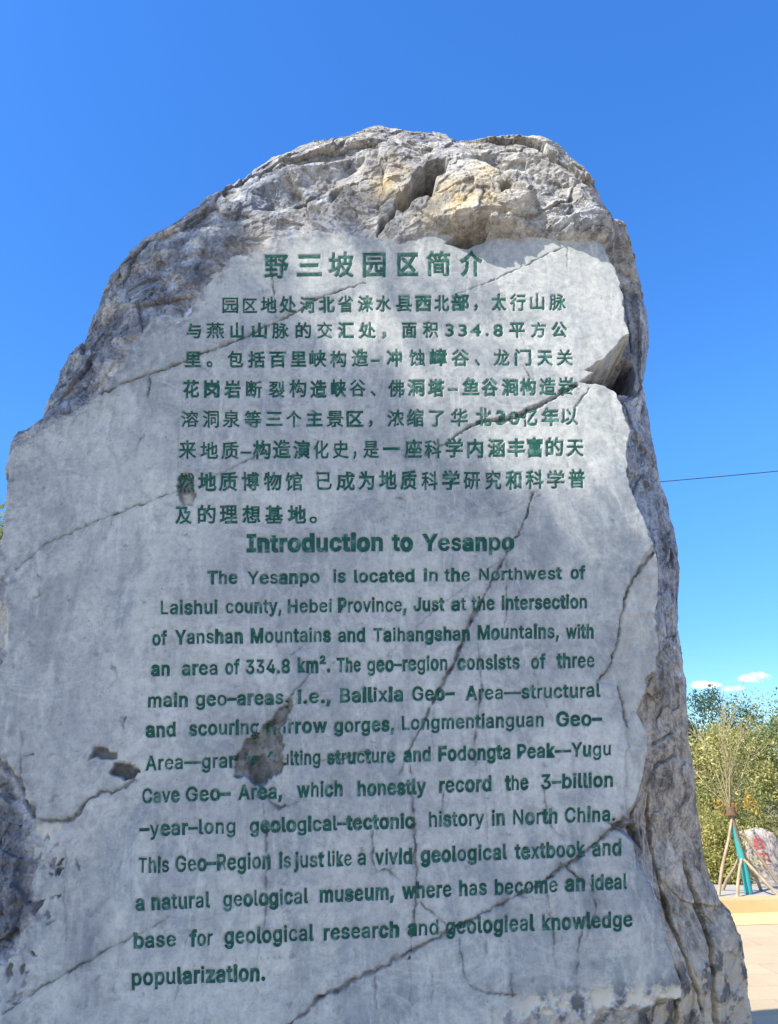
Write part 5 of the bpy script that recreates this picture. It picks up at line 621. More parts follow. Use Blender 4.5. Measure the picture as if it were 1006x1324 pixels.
def glyph(txt, off):
    if txt not in _gl:
        c = bpy.data.curves.new('t', 'FONT'); c.body = txt; c.size = 1; c.resolution_u = 4
        o = bpy.data.objects.new('t', c); C.objects.link(o); bpy.context.view_layer.update()
        me = bpy.data.meshes.new_from_object(o.evaluated_get(bpy.context.evaluated_depsgraph_get()))
        bm = bmesh.new(); bm.from_mesh(me)
        bmesh.ops.remove_doubles(bm, verts=bm.verts, dist=.0015); bmesh.ops.triangulate(bm, faces=bm.faces)
        bm.verts.ensure_lookup_table()
        v = np.array([(q.co.x, q.co.y) for q in bm.verts]); f = [[w.index for w in p.verts] for p in bm.faces]
        bm.free(); bpy.data.objects.remove(o); bpy.data.curves.remove(c); bpy.data.meshes.remove(me)
        _gl[txt] = (v, f, thicken(v, f))
    v, f, nr = _gl[txt]
    return v + nr * off, f, v + nr * (off + .014)
rnd = random.Random(3)
def line(name, items, yl, yr, cap, mode):
    """items: text, x0, x1 in pixels; yl, yr: base line at the first and last pixel; cap: letter height in pixels"""
    xa, xb = items[0][1], items[-1][2]; VV, FF = [], []; off = 0
    for txt, x0, x1 in items:
        punct = txt in '，。、.–'
        if mode == 'cn':
            v, f, vc = glyph(txt, 0.024 + rnd.uniform(-.010, .010))
            vy, vyc = (v[:, 1] + 0.08) / 0.92, (vc[:, 1] + 0.08) / 0.92
        else:
            v, f, vc = word(txt, (0.024 if mode == 'en' else 0.030) + rnd.uniform(-.006, .006))
            vy, vyc = v[:, 1] / 0.727, vc[:, 1] / 0.727
        u = (v[:, 0] - v[:, 0].min()) / (v[:, 0].max() - v[:, 0].min())
        uc = (vc[:, 0] - v[:, 0].min()) / (v[:, 0].max() - v[:, 0].min())
        h = cap * (1.06 if mode == 'cn' else 1.36) * (1 if punct else rnd.uniform(0.97, 1.04)); dy = rnd.uniform(-.5, .5)
        px = x0 + u * (x1 - x0)
        py = yl + (yr - yl) * (px - xa) / max(xb - xa, 1) - vy * h + dy
        pts = np.array([face(a, b) for a, b in zip(px, py)])
        pts += 0.0014 * np.stack([perlin(np.stack([pts[:, 0] * 60, 0 * px + s, pts[:, 1] * 60], 1)) for s in (1.5, 8.5)], 1)
        dep = depth_at(pts[:, 0], pts[:, 1])
        # paint is lost where the rock has spalled
        cen = np.array([pts[t_].mean(0) for t_ in f])
        bad = (sdf(cen[:, 0], cen[:, 1], narrow_p) < 0.004)
        hold = np.sin(cen[:, 0] * 90) + np.sin(cen[:, 1] * 70) > 0.55
        f = [t_ for t_, b_, h_ in zip(f, bad, hold) if not b_ or h_]
        CUTS.append((np.array([face(a, b) for a, b in zip(x0 + uc * (x1 - x0), yl + (yr - yl) * (x0 + uc * (x1 - x0) - xa) / max(xb - xa, 1) - vyc * h + dy)]), f))
        VV.append(np.stack([pts[:, 0], dep + CUT - 0.0020, pts[:, 1]], 1)); FF += [[i + off for i in t_] for t_ in f]; off += len(v)
    LINES.append((name, np.concatenate(VV), FF))
def W(s):                                    # "text,x0,x1|..."
    out = []
    for w in s.split('|'):
        a, b, c = w.rsplit(',', 2); out.append((a, float(b), float(c)))
    return out
line('chinese_heading', W('野,342,373|三,384,416|坡,425,457.5|园,469.6,498.7|区,514,541|简,552,582|介,595,624'), 359, 356, 29, 'cn')
line('chinese_line', W('园,287.6,308|区,314,332|地,337,358|处,361,383|河,388,408|北,412,433|省,437,457|涞,463,483|水,486,506|县,512,533|西,537,558|北,561.6,581|部,584,607|，,613,618|太,635.7,655|行,660,680|山,686,704|脉,710.6,732'), 404.5, 400, 19, 'cn')
line('chinese_line', W('与,241.5,260|燕,267,290|山,298,315|山,326,345|脉,351.5,373.5|的,382,402.5|交,410,430|汇,437,457.5|处,464,486|，,494,500|面,520,539|积,547,567|3,576,587|3,593,604|4,609,622|.,628.5,632|8,638.5,650.6|平,659,679|方,687,706|公,713.5,733.7'), 437.5, 435.5, 18.5, 'cn')
line('chinese_line', W('里,239,260|。,267,275|包,294,314.5|括,320.6,343|百,348,370|里,375.7,396|峡,400,422|构,426.7,448|造,455,476|–,480,491|冲,500,520|蚀,529,550|嶂,556,578|谷,584,607|、,614,621|龙,638.5,659|门,666,687|天,695,715|关,720,741'), 475, 472, 19.5, 'cn')
line('chinese_line', W('花,236.6,257.6|岗,264,284|岩,290,311|断,318,339|裂,347.5,368|构,374,396|造,401,422.6|峡,428,448|谷,452,473|、,479,486|佛,501.6,523|洞,527,549|塔,553.5,575|–,579.5,592|鱼,598,620|谷,623,644|涧,649,670|构,672.6,693|造,698,719|岩,721.6,742'), 514, 510.5, 20, 'cn')
line('chinese_line', W('溶,234,257|洞,262,283|泉,288,310|等,316,338|三,344,365|个,370,390|主,396,417|景,422,444|区,448,470|，,477,482|浓,501,523|缩,526,548|了,555.5,574.5|华,583,605|北,615.5,636|3,642,654|0,659,672|亿,675,695|年,700.5,723|以,726,748'), 552.5, 549.5, 20, 'cn')
line('chinese_line', W('来,231,254|地,259,282|质,286,308.6|–,311,325|构,327,350|造,353,376|演,379,401|化,405,425|史,430,451|，,457,461|是,469.6,490|一,495,517.5|座,523,546|科,549,571|学,576.6,599|内,604.5,625|涵,631,653|丰,657,679|富,682,702|的,706,728.5|天,733,755'), 593.5, 589.5, 21.5, 'cn')
line('chinese_line', W('然,229,252|地,256,280|质,283,307|博,312.6,335|物,341,364|馆,369,391|已,409,429|成,434.7,459|为,463.4,484|地,490,513|质,517.5,539|科,545,566.5|学,571.7,594.7|研,599.6,621|究,627.6,648.6|和,654,674.6|科,680,703|学,708,730|普,735.7,756.7'), 635, 630.5, 22, 'cn')
line('chinese_line', W('及,226.7,248|的,256,279|理,284,307|想,313,337|基,342.6,366|地,372,396|。,400,410'), 677.5, 676, 22, 'cn')
line('english_heading', W('Introduction,319,495|to,507,534|Yesanpo,546,665'), 713, 710, 21.5, 'title')
line('english_line', W('The,268,307|Yesanpo,320,413|is,431,447|located,458,536|in,548,566|the,575,608|Northwest,620,727|of,738,757'), 755, 748, 16, 'en')
line('english_line', W('Laishui,208,281|county,,292,364|Hebei,372,429|Province,,437,526|Just,535,575|at,584,603|the,610,640|intersection,649,759'), 794, 786, 17.5, 'en')
line('english_line', W('of,196.5,216|Yanshan,226,314|Mountains,324,428|and,437.5,472|Taihangshan,483,608|Mountains,,618,723|with,732,768'), 833, 824, 17.5, 'en')
line('english_line', W('an,195,219|area,235,281|of,291,310|334.8,318,375|km².,385,427|The,435.6,466.5|geo–region,475,578.4|consists,591.5,672|of,687,706|three,720,769'), 873, 862, 18, 'en')
line('english_line', W('main,191,242.5|geo–areas,,253,373.5|i.e.,,385,428|Bailixia,440,521|Geo–,533,588|Area—structural,602,777'), 914, 900, 18, 'en')
line('english_line', W('and,188,226.6|scouring,244,335|narrow,345,423|gorges,,432,510|Longmentianguan,520,703|Geo–,719.5,779'), 952.5, 937, 18, 'en')
line('english_line', W('Area—granite,187.5,335|faulting,345,414|structure,423,511|and,522,557|Fodongta,567,660|Peak—Yugu,669,790'), 995, 976, 18.5, 'en')
line('english_line', W('Cave,183.6,232|Geo–,240,298|Area,,307.6,365|which,384,443|honestly,462.5,551|record,568,635.5|the,653,683.5|3–billion,700,793'), 1038, 1016.5, 19, 'en')
line('english_line', W('–year–long,180,304|geological–tectonic,323,536|history,555,626|in,636,653|North,664,721|China.,730.5,796'), 1081, 1061.5, 19, 'en')
line('english_line', W('This,179,218|Geo–Region,226.6,350|is,361,376|just,380.5,419|like,424,454.6|a,462.5,473|vivid,485,533|geological,544,656|textbook,666,757|and,766,803.6'), 1129, 1105, 20, 'en')
line('english_line', W('a,175,186.5|natural,195.6,271.7|geological,288.6,398.4|museum,,413.6,509.6|where,520,584|has,594,629.6|become,640,721|an,731,756.6|ideal,765,811'), 1177, 1149, 20, 'en')
line('english_line', W('base,172.6,227|for,245,275|geological,290,406|research,418.7,516|and,527,567|geologieal,576.7,691.5|knowledge,701.6,818'), 1226, 1197.5, 20, 'en')
line('english_line', W('popularization.,170,343'), 1274, 1267, 20.5, 'en')

# the strokes are cut a few millimetres into the face
cut = np.zeros(gsh, bool)
for v, f in CUTS:
    T = v[np.array(f)]; lo = T.min(1); hi = T.max(1)
    j0 = np.clip(np.ceil((lo[:, 0] - xs[0]) / GS).astype(int), 0, len(xs) - 1); j1 = np.clip(np.floor((hi[:, 0] - xs[0]) / GS).astype(int), 0, len(xs) - 1)
    i0 = np.clip(zi0 + np.ceil((lo[:, 1] - zs[zi0]) / GS).astype(int), 0, len(zs) - 1); i1 = np.clip(zi0 + np.floor((hi[:, 1] - zs[zi0]) / GS).astype(int), 0, len(zs) - 1)
    for t_, a0, a1, c0, c1 in zip(T, i0, i1, j0, j1):
        if a1 < a0 or c1 < c0: continue
        gx, gz = xs[None, c0:c1 + 1], zs[a0:a1 + 1, None]
        e_ = [(t_[(k + 1) % 3, 0] - t_[k, 0]) * (gz - t_[k, 1]) - (t_[(k + 1) % 3, 1] - t_[k, 1]) * (gx - t_[k, 0]) for k in range(3)]
        cut[a0:a1 + 1, c0:c1 + 1] |= ((e_[0] >= 0) & (e_[1] >= 0) & (e_[2] >= 0)) | ((e_[0] <= 0) & (e_[1] <= 0) & (e_[2] <= 0))
D = D + CUT * cut.ravel()[keep]

# faces of the grid -> two meshes meeting along the dressed edge
I = idx.reshape(gsh)
quads = np.stack([I[:-1, :-1], I[:-1, 1:], I[1:, 1:], I[1:, :-1]], -1).reshape(-1, 4)
quads = quads[(quads >= 0).all(1)]
quads = quads[(e[quads] > -0.006).any(1)]
# pull stray border vertices onto the silhouette
D = D.astype(np.float32)
Vst = np.stack([X, D, Z], 1)
ispan = (sP[quads] < 0.004).sum(1) >= 2
A = dict(brown=brown, pale=pale, dirt_shade=dirt_shade, ochre=ochre, dark=dark)
def sub(name, fq, mat, parent):
    u, inv = np.unique(fq, return_inverse=True)
    return mesh_obj(name, Vst[u], inv.reshape(fq.shape), mat, parent, True, {k: v[u] for k, v in A.items()})
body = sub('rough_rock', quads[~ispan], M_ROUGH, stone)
panel = sub('dressed_face', quads[ispan], M_PANEL, stone)
body['label'] = 'rough weathered natural rock around the dressed face'


for name, v, f in LINES: mesh_obj(name, v, f, M_PAINT, panel, False)

# back of the boulder, out of sight: a bulging rough sheet on the same outline
bx_ = np.arange(-2.3, 2.05, 0.03); bz_ = np.arange(-0.05, 5.25, 0.03)
BX, BZ = np.meshgrid(bx_, bz_); bsh = BX.shape; BX, BZ = BX.ravel(), BZ.ravel()
bd, bde = seg_dist(BX, BZ, EDG, True, EDGD); bi = inside(BX, BZ, EDG); be = np.where(bi, bd, -bd)
kb = be > 0.012; bid = np.full(BX.shape, -1); bid[kb] = np.arange(kb.sum())
Pq = np.stack([BX[kb], 0 * BX[kb], BZ[kb]], 1)
bD = bde[kb] + 0.07 + 0.62 * np.sqrt(np.clip(be[kb], 0, 0.7) / 0.7) + (0.09 * fbm(Pq * 2.2 + 60, 5, .55) + 0.03 * np.clip(facets(Pq * 3 + 90)[0], -1.5, 1.5)) * np.clip(be[kb] / .15, 0, 1)
bI = bid.reshape(bsh); bq = np.stack([bI[:-1, :-1], bI[1:, :-1], bI[1:, 1:], bI[:-1, 1:]], -1).reshape(-1, 4); bq = bq[(bq >= 0).all(1)]
z_ = np.zeros(kb.sum(), np.float32)
bk = mesh_obj('rock_back', np.stack([BX[kb], bD, BZ[kb]], 1), bq, M_ROUGH, stone, True, dict(brown=z_, pale=z_, dirt_shade=z_, ochre=z_, dark=z_ + .3))


# ------------------------------------------------------------------ ground
def mat_plaza():
    s = NT('pale_plaza_paving')
    br = s.n('ShaderNodeTexBrick'); br.offset = 0.5
    for k, v in (('Scale', 1.0), ('Mortar Size', 0.006), ('Brick Width', 0.8), ('Row Height', 0.4), ('Mortar Smooth', 0.3)):
        br.inputs[k].default_value = v
    br.inputs['Color1'].default_value = (0.46, 0.365, 0.245, 1); br.inputs['Color2'].default_value = (0.41, 0.33, 0.225, 1); br.inputs['Mortar'].default_value = (0.30, 0.27, 0.23, 1)
    s.l(s.co(), br.inputs['Vector'])
    c = s.mix(0.5, br.outputs['Color'], s.ramp(s.noise(1.3, 6, 0.65), [(0.3, 0.75), (0.6, 1.05)]), 'MULTIPLY')
    c = s.mix(0.4, c, s.ramp(s.noise(60, 4, 0.7), [(0.3, 0.7), (0.7, 1.2)]), 'MULTIPLY')
    s.color(c); s.rough(0.85); s.bump(s.noise(80, 4), 0.2, 0.004); return s.mat
def mat_simple(name, c1, c2, sc, rough=.85, bump=.3):
    s = NT(name); s.color(s.ramp(s.noise(sc, 6, .65), [(.3, c1), (.7, c2)])); s.rough(rough)
    if bump: s.bump(s.noise(sc * 5, 5, .65), bump, .01)
    return s.mat
def sheet(name, x0, y0, x1, y1, z, mat, nx=1, ny=1):
    gx, gy = np.meshgrid(np.linspace(x0, x1, nx + 1), np.linspace(y0, y1, ny + 1)); i = np.arange((nx + 1) * (ny + 1)).reshape(ny + 1, nx + 1)
    F = np.stack([i[:-1, :-1], i[:-1, 1:], i[1:, 1:], i[1:, :-1]], -1).reshape(-1, 4)
    o = mesh_obj(name, np.stack([gx.ravel(), gy.ravel(), 0 * gx.ravel() + z], 1), F, mat, None, False); o['kind'] = 'structure'; return o
gnd = sheet('ground', -1500, -1500, 1500, 1500, -0.004, mat_simple('dry_soil', (0.16, 0.13, 0.08), (0.24, 0.20, 0.12), .6))
plaza = sheet('plaza_pavement', -26, -16, 30, 10.4, 0.0, mat_plaza())
def box_bm(bm, x0, y0, z0, x1, y1, z1):
    v = [bm.verts.new(p) for p in ((x0, y0, z0), (x1, y0, z0), (x1, y1, z0), (x0, y1, z0), (x0, y0, z1), (x1, y0, z1), (x1, y1, z1), (x0, y1, z1))]
    for f in ((3, 2, 1, 0), (4, 5, 6, 7), (0, 1, 5, 4), (1, 2, 6, 5), (2, 3, 7, 6), (3, 0, 4, 7)): bm.faces.new([v[k] for k in f])
def bm_obj(name, bm, mat, parent=None, smooth=False):
    me = bpy.data.meshes.new(name); bm.to_mesh(me); bm.free(); me.materials.append(mat)
    if smooth: me.polygons.foreach_set('use_smooth', np.ones(len(me.polygons), dtype=bool))
    o = bpy.data.objects.new(name, me); C.objects.link(o)
    if parent: o.parent = parent
    return o
KY = 10.75
sheet('yellow_strip', -26, 9.95, 30, KY, 0.004, mat_simple('yellow_paving', (0.62, 0.50, 0.22), (0.56, 0.46, 0.22), 2.5, .8, .2))
bm = bmesh.new()
for k in range(-22, 26): box_bm(bm, k * 1.0 + .004, KY, -0.02, k + .996, KY + .38, 0.145)
bmesh.ops.bevel(bm, geom=bm.edges[:], offset=.012, segments=2, affect='EDGES')
kerb = bm_obj('kerb', bm, mat_simple('tan_kerb_stone', (0.42, 0.30, 0.16), (0.50, 0.37, 0.21), 3)); kerb['kind'] = 'structure'
sheet('planting_bed', -26, KY + .38, 30, 15.0, 0.10, mat_simple('grey_gravel_bed', (0.26, 0.26, 0.26), (0.40, 0.39, 0.37), 9, .9, .5))

# ------------------------------------------------------------------ foliage
def mat_leaf(name, stops, trans=0.35):
    s = NT(name); s.color(s.ramp(s.attr('tone'), stops)); s.rough(0.6)
    out = s.t.nodes['Material Output']; tr = s.n('ShaderNodeBsdfTranslucent'); mx = s.n('ShaderNodeMixShader'); mx.inputs[0].default_value = trans
    s.l(s.ramp(s.attr('tone'), stops), tr.inputs[0]); s.l(s.b.outputs[0], mx.inputs[1]); s.l(tr.outputs[0], mx.inputs[2]); s.l(mx.outputs[0], out.inputs[0])
    return s.mat
LEAF_DARK = mat_leaf('dark_green_leaves', [(0, (0.035, 0.075, 0.05)), (.5, (0.075, 0.135, 0.075)), (1, (0.13, 0.19, 0.10))])
LEAF_MID = mat_leaf('mid_green_leaves', [(0, (0.08, 0.115, 0.045)), (.5, (0.22, 0.25, 0.085)), (1, (0.36, 0.37, 0.15))])
LEAF_YEL = mat_leaf('yellow_green_leaves', [(0, (0.17, 0.18, 0.055)), (.5, (0.40, 0.385, 0.13)), (1, (0.56, 0.52, 0.25))])
LEAF_ORG = mat_leaf('orange_autumn_leaves', [(0, (0.42, 0.20, 0.05)), (.5, (0.50, 0.32, 0.07)), (1, (0.48, 0.40, 0.10))])
BARK = mat_simple('grey_brown_bark', (0.10, 0.08, 0.06), (0.22, 0.18, 0.14), 9)
def leaf_mesh(name, cen, size, mat, parent, rng, tone):
    n = len(cen); a = rng.normal(size=(n, 3)); a /= np.linalg.norm(a, axis=1)[:, None]
    b = np.cross(a, rng.normal(size=(n, 3))); b /= np.linalg.norm(b, axis=1)[:, None]
    L = (size * rng.uniform(.6, 1.3, n))[:, None]
    V = np.stack([cen - a * L, cen + b * L * .42, cen + a * L, cen - b * L * .42], 1).reshape(-1, 3)
    return mesh_obj(name, V, np.arange(4 * n).reshape(n, 4), mat, parent, False, dict(tone=np.repeat(tone, 4)))
def limb(VV, FF, pts, r0, r1, k=6):
    pts = np.array(pts, float); n = len(pts); base = sum(len(v) for v in VV); ring = []
    for i, p in enumerate(pts):
        d = pts[min(i + 1, n - 1)] - pts[max(i - 1, 0)]; d /= np.linalg.norm(d) + 1e-9
        u = np.cross(d, (0.3, 0.9, 0.1)); u /= np.linalg.norm(u); w = np.cross(d, u); r = r0 + (r1 - r0) * i / (n - 1)
        ring.append([p + r * (math.cos(2 * math.pi * j / k) * u + math.sin(2 * math.pi * j / k) * w) for j in range(k)])
    VV.append(np.array(ring).reshape(-1, 3))
    for i in range(n - 1):
        for j in range(k):
            FF.append([base + i * k + j, base + i * k + (j + 1) % k, base + (i + 1) * k + (j + 1) % k, base + (i + 1) * k + j])
def tree(name, label, loc, H, crown, leaves, lsize, mat, seed, cat='tree', group=None, trunk_h=None, trunk_r=.09, clumps=40, spread=.16, bottom=0.25):
    """crown: radii rx, ry; the crown runs from bottom*H to H"""
    rng = np.random.default_rng(seed); t = thing(name, label, cat, loc, rng.uniform(0, 6.28), group)
    rx, ry = crown; zc = H * (1 + bottom) / 2; rz = H * (1 - bottom) / 2
    c = rng.normal(size=(clumps, 3)); c /= np.linalg.norm(c, axis=1)[:, None]; c *= (rng.random(clumps) ** .45)[:, None] * rng.uniform(.75, 1.08, clumps)[:, None]
    cc = c * (rx, ry, rz) * .88 + (0, 0, zc)
    VV, FF = [], []; top = np.array((rng.normal() * .1, rng.normal() * .1, zc + rz * .3))
    mid = top * .5 + rng.normal(size=3) * .05
    limb(VV, FF, [(0, 0, -.05), mid * (.6, .6, .6), mid, top], trunk_r, trunk_r * .35, 8)
    for k in range(min(clumps, 26)):
        f = rng.uniform(.25, .9); st = np.array((0, 0, 0)) * (1 - f) + top * f
        e_ = cc[k]; q = (st + e_) / 2 + rng.normal(size=3) * .06 * rx; q[2] += .05 * H
        limb(VV, FF, [st, q, e_], trunk_r * .38, trunk_r * .07, 5)
    mesh_obj('trunk', np.concatenate(VV), FF, BARK, t)
    w = rng.uniform(.5, 1.5, clumps); w /= w.sum(); pick = rng.choice(clumps, leaves, p=w)
    sc = rng.uniform(.65, 1.35, clumps)[pick][:, None]
    p = rng.normal(size=(leaves, 3)); p = p / np.linalg.norm(p, axis=1)[:, None] * (rng.random(leaves) ** .5)[:, None]
    cen = cc[pick] + p * sc * np.array((rx, ry, rz * .8)) * spread * 2
    cen[:, 2] = np.abs(cen[:, 2] - .03) + .03
    tone = np.clip(rng.normal(.45, .16, clumps)[pick] + rng.normal(0, .2, leaves), 0, 1)
    leaf_mesh('crown', cen, lsize, mat, t, rng, tone)
    return t
# shrubs and trees behind the plaza
SH = [(3.9, 13.3, 1.75, .85, LEAF_YEL, 'yellow green shrub close behind the right flank of the inscribed stone'),
      (5.0, 13.0, 1.25, .70, LEAF_YEL, 'low yellow green shrub directly behind the stakes, left of the teal trunk'),
      (5.7, 14.3, 1.95, .95, LEAF_MID, 'mid green shrub above and behind the young staked tree'),
      (6.7, 13.6, 1.6, .85, LEAF_YEL, 'yellow green shrub between the young tree and the carved boulder'),
      (7.9, 14.2, 1.8, .95, LEAF_MID, 'mid green shrub behind the boulder with red characters'),
      (9.2, 13.7, 1.7, 1.0, LEAF_YEL, 'yellow green shrub past the right end of the boulder'),
      (2.4, 13.9, 1.8, 1.0, LEAF_MID, 'mid green shrub hidden behind the middle of the inscribed stone'),
      (0.4, 14.0, 1.9, 1.0, LEAF_YEL, 'yellow green shrub hidden behind the inscribed stone, left of the mid green one')]
for i, (x, y, h, r, mt, lb) in enumerate(SH):
    tree('shrub', lb, (x, y, .1), h, (r, r * .8), 16000, .024, mt, 40 + i, 'shrub', 'shrubs along the planting bed', clumps=90, spread=.13, bottom=-.5, trunk_r=.03)
TR = [(4.3, 16.6, 2.9, 1.4, LEAF_MID, 'mid green bushy tree just behind the right flank of the inscribed stone'),
      (6.6, 17.0, 3.05, 1.5, LEAF_YEL, 'loose yellow green tree rising behind the young staked tree'),
      (9.2, 17.2, 3.0, 1.6, LEAF_YEL, 'yellow green bushy tree at the right edge above the small boulder'),
      (5.6, 21.0, 3.95, 2.0, LEAF_MID, 'taller mid green tree between the front bushes and the dark back row'),
      (9.9, 21.4, 3.9, 2.1, LEAF_MID, 'mid green tree at the right edge just below the dark back row'),
      (7.2, 27.0, 5.15, 2.3, LEAF_DARK, 'dark green tree in the back row beside the right flank of the stone'),
      (10.4, 27.4, 5.0, 2.4, LEAF_DARK, 'dark green tree in the back row straight above the young staked tree'),
      (13.6, 27.0, 4.8, 2.6, LEAF_DARK, 'dark green tree in the back row at the right edge'),
      (2.0, 18.0, 3.2, 1.8, LEAF_MID, 'mid green bushy tree hidden behind the middle of the inscribed stone')]
for i, (x, y, h, r, mt, lb) in enumerate(TR):
    tree('broadleaf_tree', lb, (x, y, -.05), h, (r, r * .85), 22000 if y > 24 else 19000, .060 if y > 24 else .038, mt, 80 + i, 'tree', 'trees behind the plaza', clumps=110, spread=.11, bottom=-.12, trunk_r=.06)
tree('broadleaf_tree', 'tall green tree whose leaf tips show at the left edge behind the stone', (-8.75, 15.5, -.05), 8.5, (2.1, 1.9), 16000, .07, LEAF_MID, 97, 'tree', None, clumps=80, spread=.12, bottom=.2, trunk_r=.16)

# the roadside trees behind the photographer's left shoulder that throw the dappled shade
def shade_spot(px, py, dist):
    xz = face(px, py); p = FACE0 + FX * xz[0]; p[2] = xz[1]; return p + SUN * dist
for k, (px, py, dist, H_, rad, lv, sd, lb) in enumerate((
        (220, 1030, 13, 2.1, 2.1, 26000, 5, 'big leafy tree left of the photographer shading the stone'),
        (720, 1215, 12.4, 1.8, 1.8, 20000, 9, 'second leafy tree left of the photographer shading the lower lettering'),
        (20, 480, 13.6, 0.95, 0.95, 8000, 12, 'third leafy tree left of the photographer shading the upper left shoulder'))):
    p = shade_spot(px, py, dist); Ht = p[2] + H_; bot = (p[2] - H_) / Ht
    tree('shade_tree', lb, (p[0], p[1], -.02), Ht, (rad, rad), lv, .075, LEAF_MID, sd, 'tree', 'trees shading the stone', clumps=90, spread=.11, bottom=bot, trunk_r=.15)

# ------------------------------------------------------------------ young staked tree
yb = on_ground(968, 1156, .1); Y0 = yb[1]
yt = thing('young_tree', 'young bare tree with teal wrapped trunk held by wooden stakes', 'tree', tuple(yb))
def rel(x, y, Y=None):
    return at_y(x, y, Y or Y0) - yb
cr = rel(944, 1048)
VV, FF = [], []; limb(VV, FF, [(0, 0, -.05), rel(964, 1125), rel(953, 1085), rel(948, 1066), cr], .05, .04, 10)
mesh_obj('trunk', np.concatenate(VV), FF, BARK, yt)
VV, FF = [], []; limb(VV, FF, [rel(968, 1155), rel(964, 1128), rel(958, 1104), rel(952, 1082), rel(948, 1069)], .054, .040, 12)
tw = NT('teal_trunk_wrap'); tw.color(tw.ramp(tw.noise(40, 3, .6, stretch=(1, 1, 6)), [(.3, (0.02, 0.22, 0.24)), (.7, (0.06, 0.36, 0.36))])); tw.rough(.5)
mesh_obj('trunk_wrap', np.concatenate(VV), FF, tw.mat, yt)
VV, FF = [], []; rb_ = np.random.default_rng(21)
TW = mat_simple('pale_twig_bark', (0.20, 0.18, 0.10), (0.34, 0.30, 0.18), 12)
ends = [(905, 945), (915, 960), (899, 985), (922, 935), (930, 925), (941, 930), (955, 915), (968, 940), (948, 945), (935, 960), (975, 965), (908, 1000), (990, 975), (962, 985)]
for x, y in ends:
    e_ = rel(x, y) + (0, rb_.uniform(-.5, .5), 0); mpt = cr * .5 + e_ * .5 + (0, 0, .06) + rb_.normal(size=3) * .06
    limb(VV, FF, [cr, cr * .8 + mpt * .2 + rb_.normal(size=3) * .01, mpt, e_], .012, .0035, 5)
    for _ in range(9):
        f = rb_.uniform(.35, .95); s_ = mpt * (1 - f) + e_ * f if rb_.random() < .6 else cr * (1 - f) + mpt * f
        d = (e_ - cr) * rb_.uniform(.15, .4) + rb_.normal(size=3) * .13; d[2] = abs(d[2])
        limb(VV, FF, [s_, s_ + d * .5 + rb_.normal(size=3) * .012, s_ + d], .0045, .002, 4)
mesh_obj('branches', np.concatenate(VV), FF, TW, yt)
VV, FF = [], []; limb(VV, FF, [cr - (0, 0, .06), cr + (0, 0, .05)], .085, .07, 12); mesh_obj('burlap_band', np.concatenate(VV), FF, mat_simple('brown_burlap', (.10, .06, .04), (.17, .11, .07), 30), yt)
rg = np.random.default_rng(8); cl = []
for x, y, n, r in ((966, 1036, 70, .09), (952, 1046, 30, .07), (928, 1040, 45, .08), (935, 1052, 20, .06), (972, 1046, 16, .08)):
    cl.append(rel(x, y) + rg.normal(size=(n, 3)) * r * .6)
cl = np.concatenate(cl); leaf_mesh('leaf_tufts', cl, .026, LEAF_ORG, yt, rg, rg.random(len(cl)))
rg = np.random.default_rng(9); cl = np.concatenate([rel(x, y) * rg.uniform(.75, 1.02, (40, 1)) + cr * 0 + rg.normal(size=(40, 3)) * .10 for x, y in ends]); leaf_mesh('leaves', cl, .028, LEAF_YEL, yt, rg, rg.random(len(cl)))
STK = mat_simple('weathered_pole_wood', (0.22, 0.17, 0.11), (0.42, 0.34, 0.24), 9)
sp = thing('tree_stakes', 'wooden support poles leaning together around the young tree', 'support', tuple(yb))
for a, b, da, db in (((927, 1153), (947, 1054), -.10, -.02), ((931, 1140), (956, 1106), .5, .05), ((1008, 1140), (955, 1104), -.4, .02), ((952, 1156), (960, 1108), -.3, -.02), ((985, 1152), (958, 1108), .3, .05), ((1012, 1128), (966, 1086), .1, .06)):
    lo = rel(*a, Y0 + da); hi = rel(*b, Y0 + db); lo = lo.copy(); lo[2] = -.03
    VV, FF = [], []; limb(VV, FF, [lo, lo * .65 + hi * .35 + rg.normal(size=3) * .012, lo * .3 + hi * .7 + rg.normal(size=3) * .012, hi + (hi - lo) * .06], .024, .017, 8); mesh_obj('pole', np.concatenate(VV), FF, STK, sp)

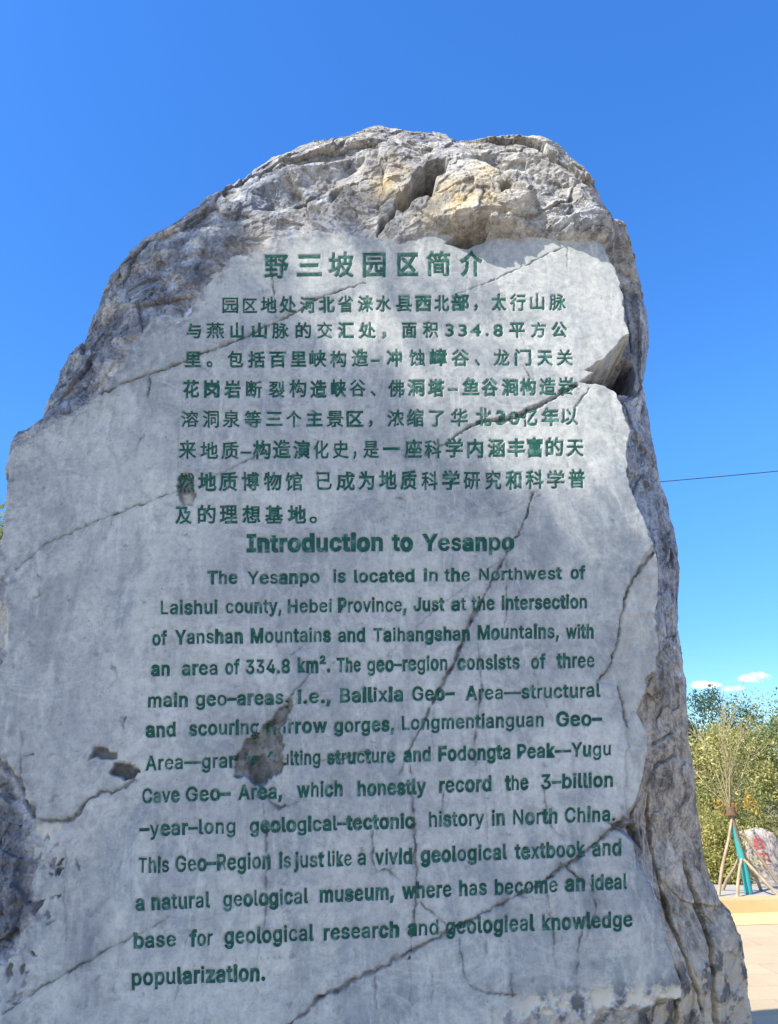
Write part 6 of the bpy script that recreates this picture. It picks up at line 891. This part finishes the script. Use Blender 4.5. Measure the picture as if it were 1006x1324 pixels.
# ------------------------------------------------------------------ small boulder with red characters
bb = on_ground(985, 1141, .1); bt = thing('carved_boulder', 'small grey upright boulder with red painted characters behind the young tree', 'boulder', tuple(bb))
sc_ = bb[1] / FPX * 1.08
bm = bmesh.new(); bmesh.ops.create_icosphere(bm, subdivisions=6, radius=1.0)
Vb = np.array([tuple(v.co) for v in bm.verts])
n3 = Vb / np.linalg.norm(Vb, axis=1)[:, None]
Vb = np.sign(n3) * np.abs(n3) ** .5 * np.array((.30, .20, .46))
h1, _ = facets(n3 * 1.6 + 4); Vb *= (1 + .05 * np.clip(h1, -1.5, 1.5) + .06 * fbm(n3 * 2.5 + 1, 5, .6))[:, None]
Vb[:, 2] += .36; Vb[:, 0] += .05 + .10 * (.4 - Vb[:, 2])
Vb[:, 2] *= .9
for v, p_ in zip(bm.verts, Vb): v.co = p_
zz = lambda n: np.zeros(n, np.float32)
bo = bm_obj('rock', bm, mat_simple('pinkish_grey_rock', (.22, .195, .18), (.50, .44, .40), 7, .85, .6), bt, True)
red = NT('red_character_paint'); red.color((.42, .10, .10)); red.rough(.6)
def front(x, z):                                     # depth of the boulder's front there
    q = (np.abs(Vb[:, 0] - x) < .03) & (np.abs(Vb[:, 2] - z) < .03); return Vb[q, 1].min() if q.any() else -.18
VV, FF = [], []
for st in (((-.10, .60), (.02, .62)), ((-.05, .66), (-.06, .50)), ((-.11, .54), (.03, .55)), ((.01, .60), (.05, .48)), ((-.09, .49), (.06, .50)),
           ((-.05, .40), (.08, .41)), ((.01, .45), (.0, .26)), ((-.06, .34), (.09, .35)), ((-.04, .27), (.10, .28)), ((.06, .42), (.08, .30))):
    a, b = (np.array(q) for q in st); dv = (b - a) / np.linalg.norm(b - a); nn = np.array((-dv[1], dv[0])) * .015
    base = sum(len(v) for v in VV); row = []
    for k in range(6):
        c_ = a + (b - a) * k / 5
        for s_ in (-1, 1):
            q = c_ + nn * s_ * (1.25 - .12 * k); row.append((q[0], front(*q) - .006, q[1]))
    VV.append(np.array(row)); FF += [[base + 2 * k, base + 2 * k + 1, base + 2 * k + 3, base + 2 * k + 2] for k in range(5)]
mesh_obj('red_characters', np.concatenate(VV), FF, red.mat, bt, False)

# ------------------------------------------------------------------ overhead cable
a, b = at_y(700, 636, 22.0), at_y(1006, 610, 22.0); d = (b - a) / (b[0] - a[0])
pts = [a + d * s_ + np.array((0, 0, .0012 * (s_ - 3) ** 2)) for s_ in np.linspace(-45, 50, 80)]
VV, FF = [], []; limb(VV, FF, pts, .014, .014, 6)
cb = mesh_obj('overhead_cable', np.concatenate(VV), FF, mat_simple('dark_cable', (.03, .035, .05), (.05, .055, .07), 5, .6, 0))
cb['label'] = 'thin dark overhead cable crossing the sky right of the stone'; cb['category'] = 'cable'
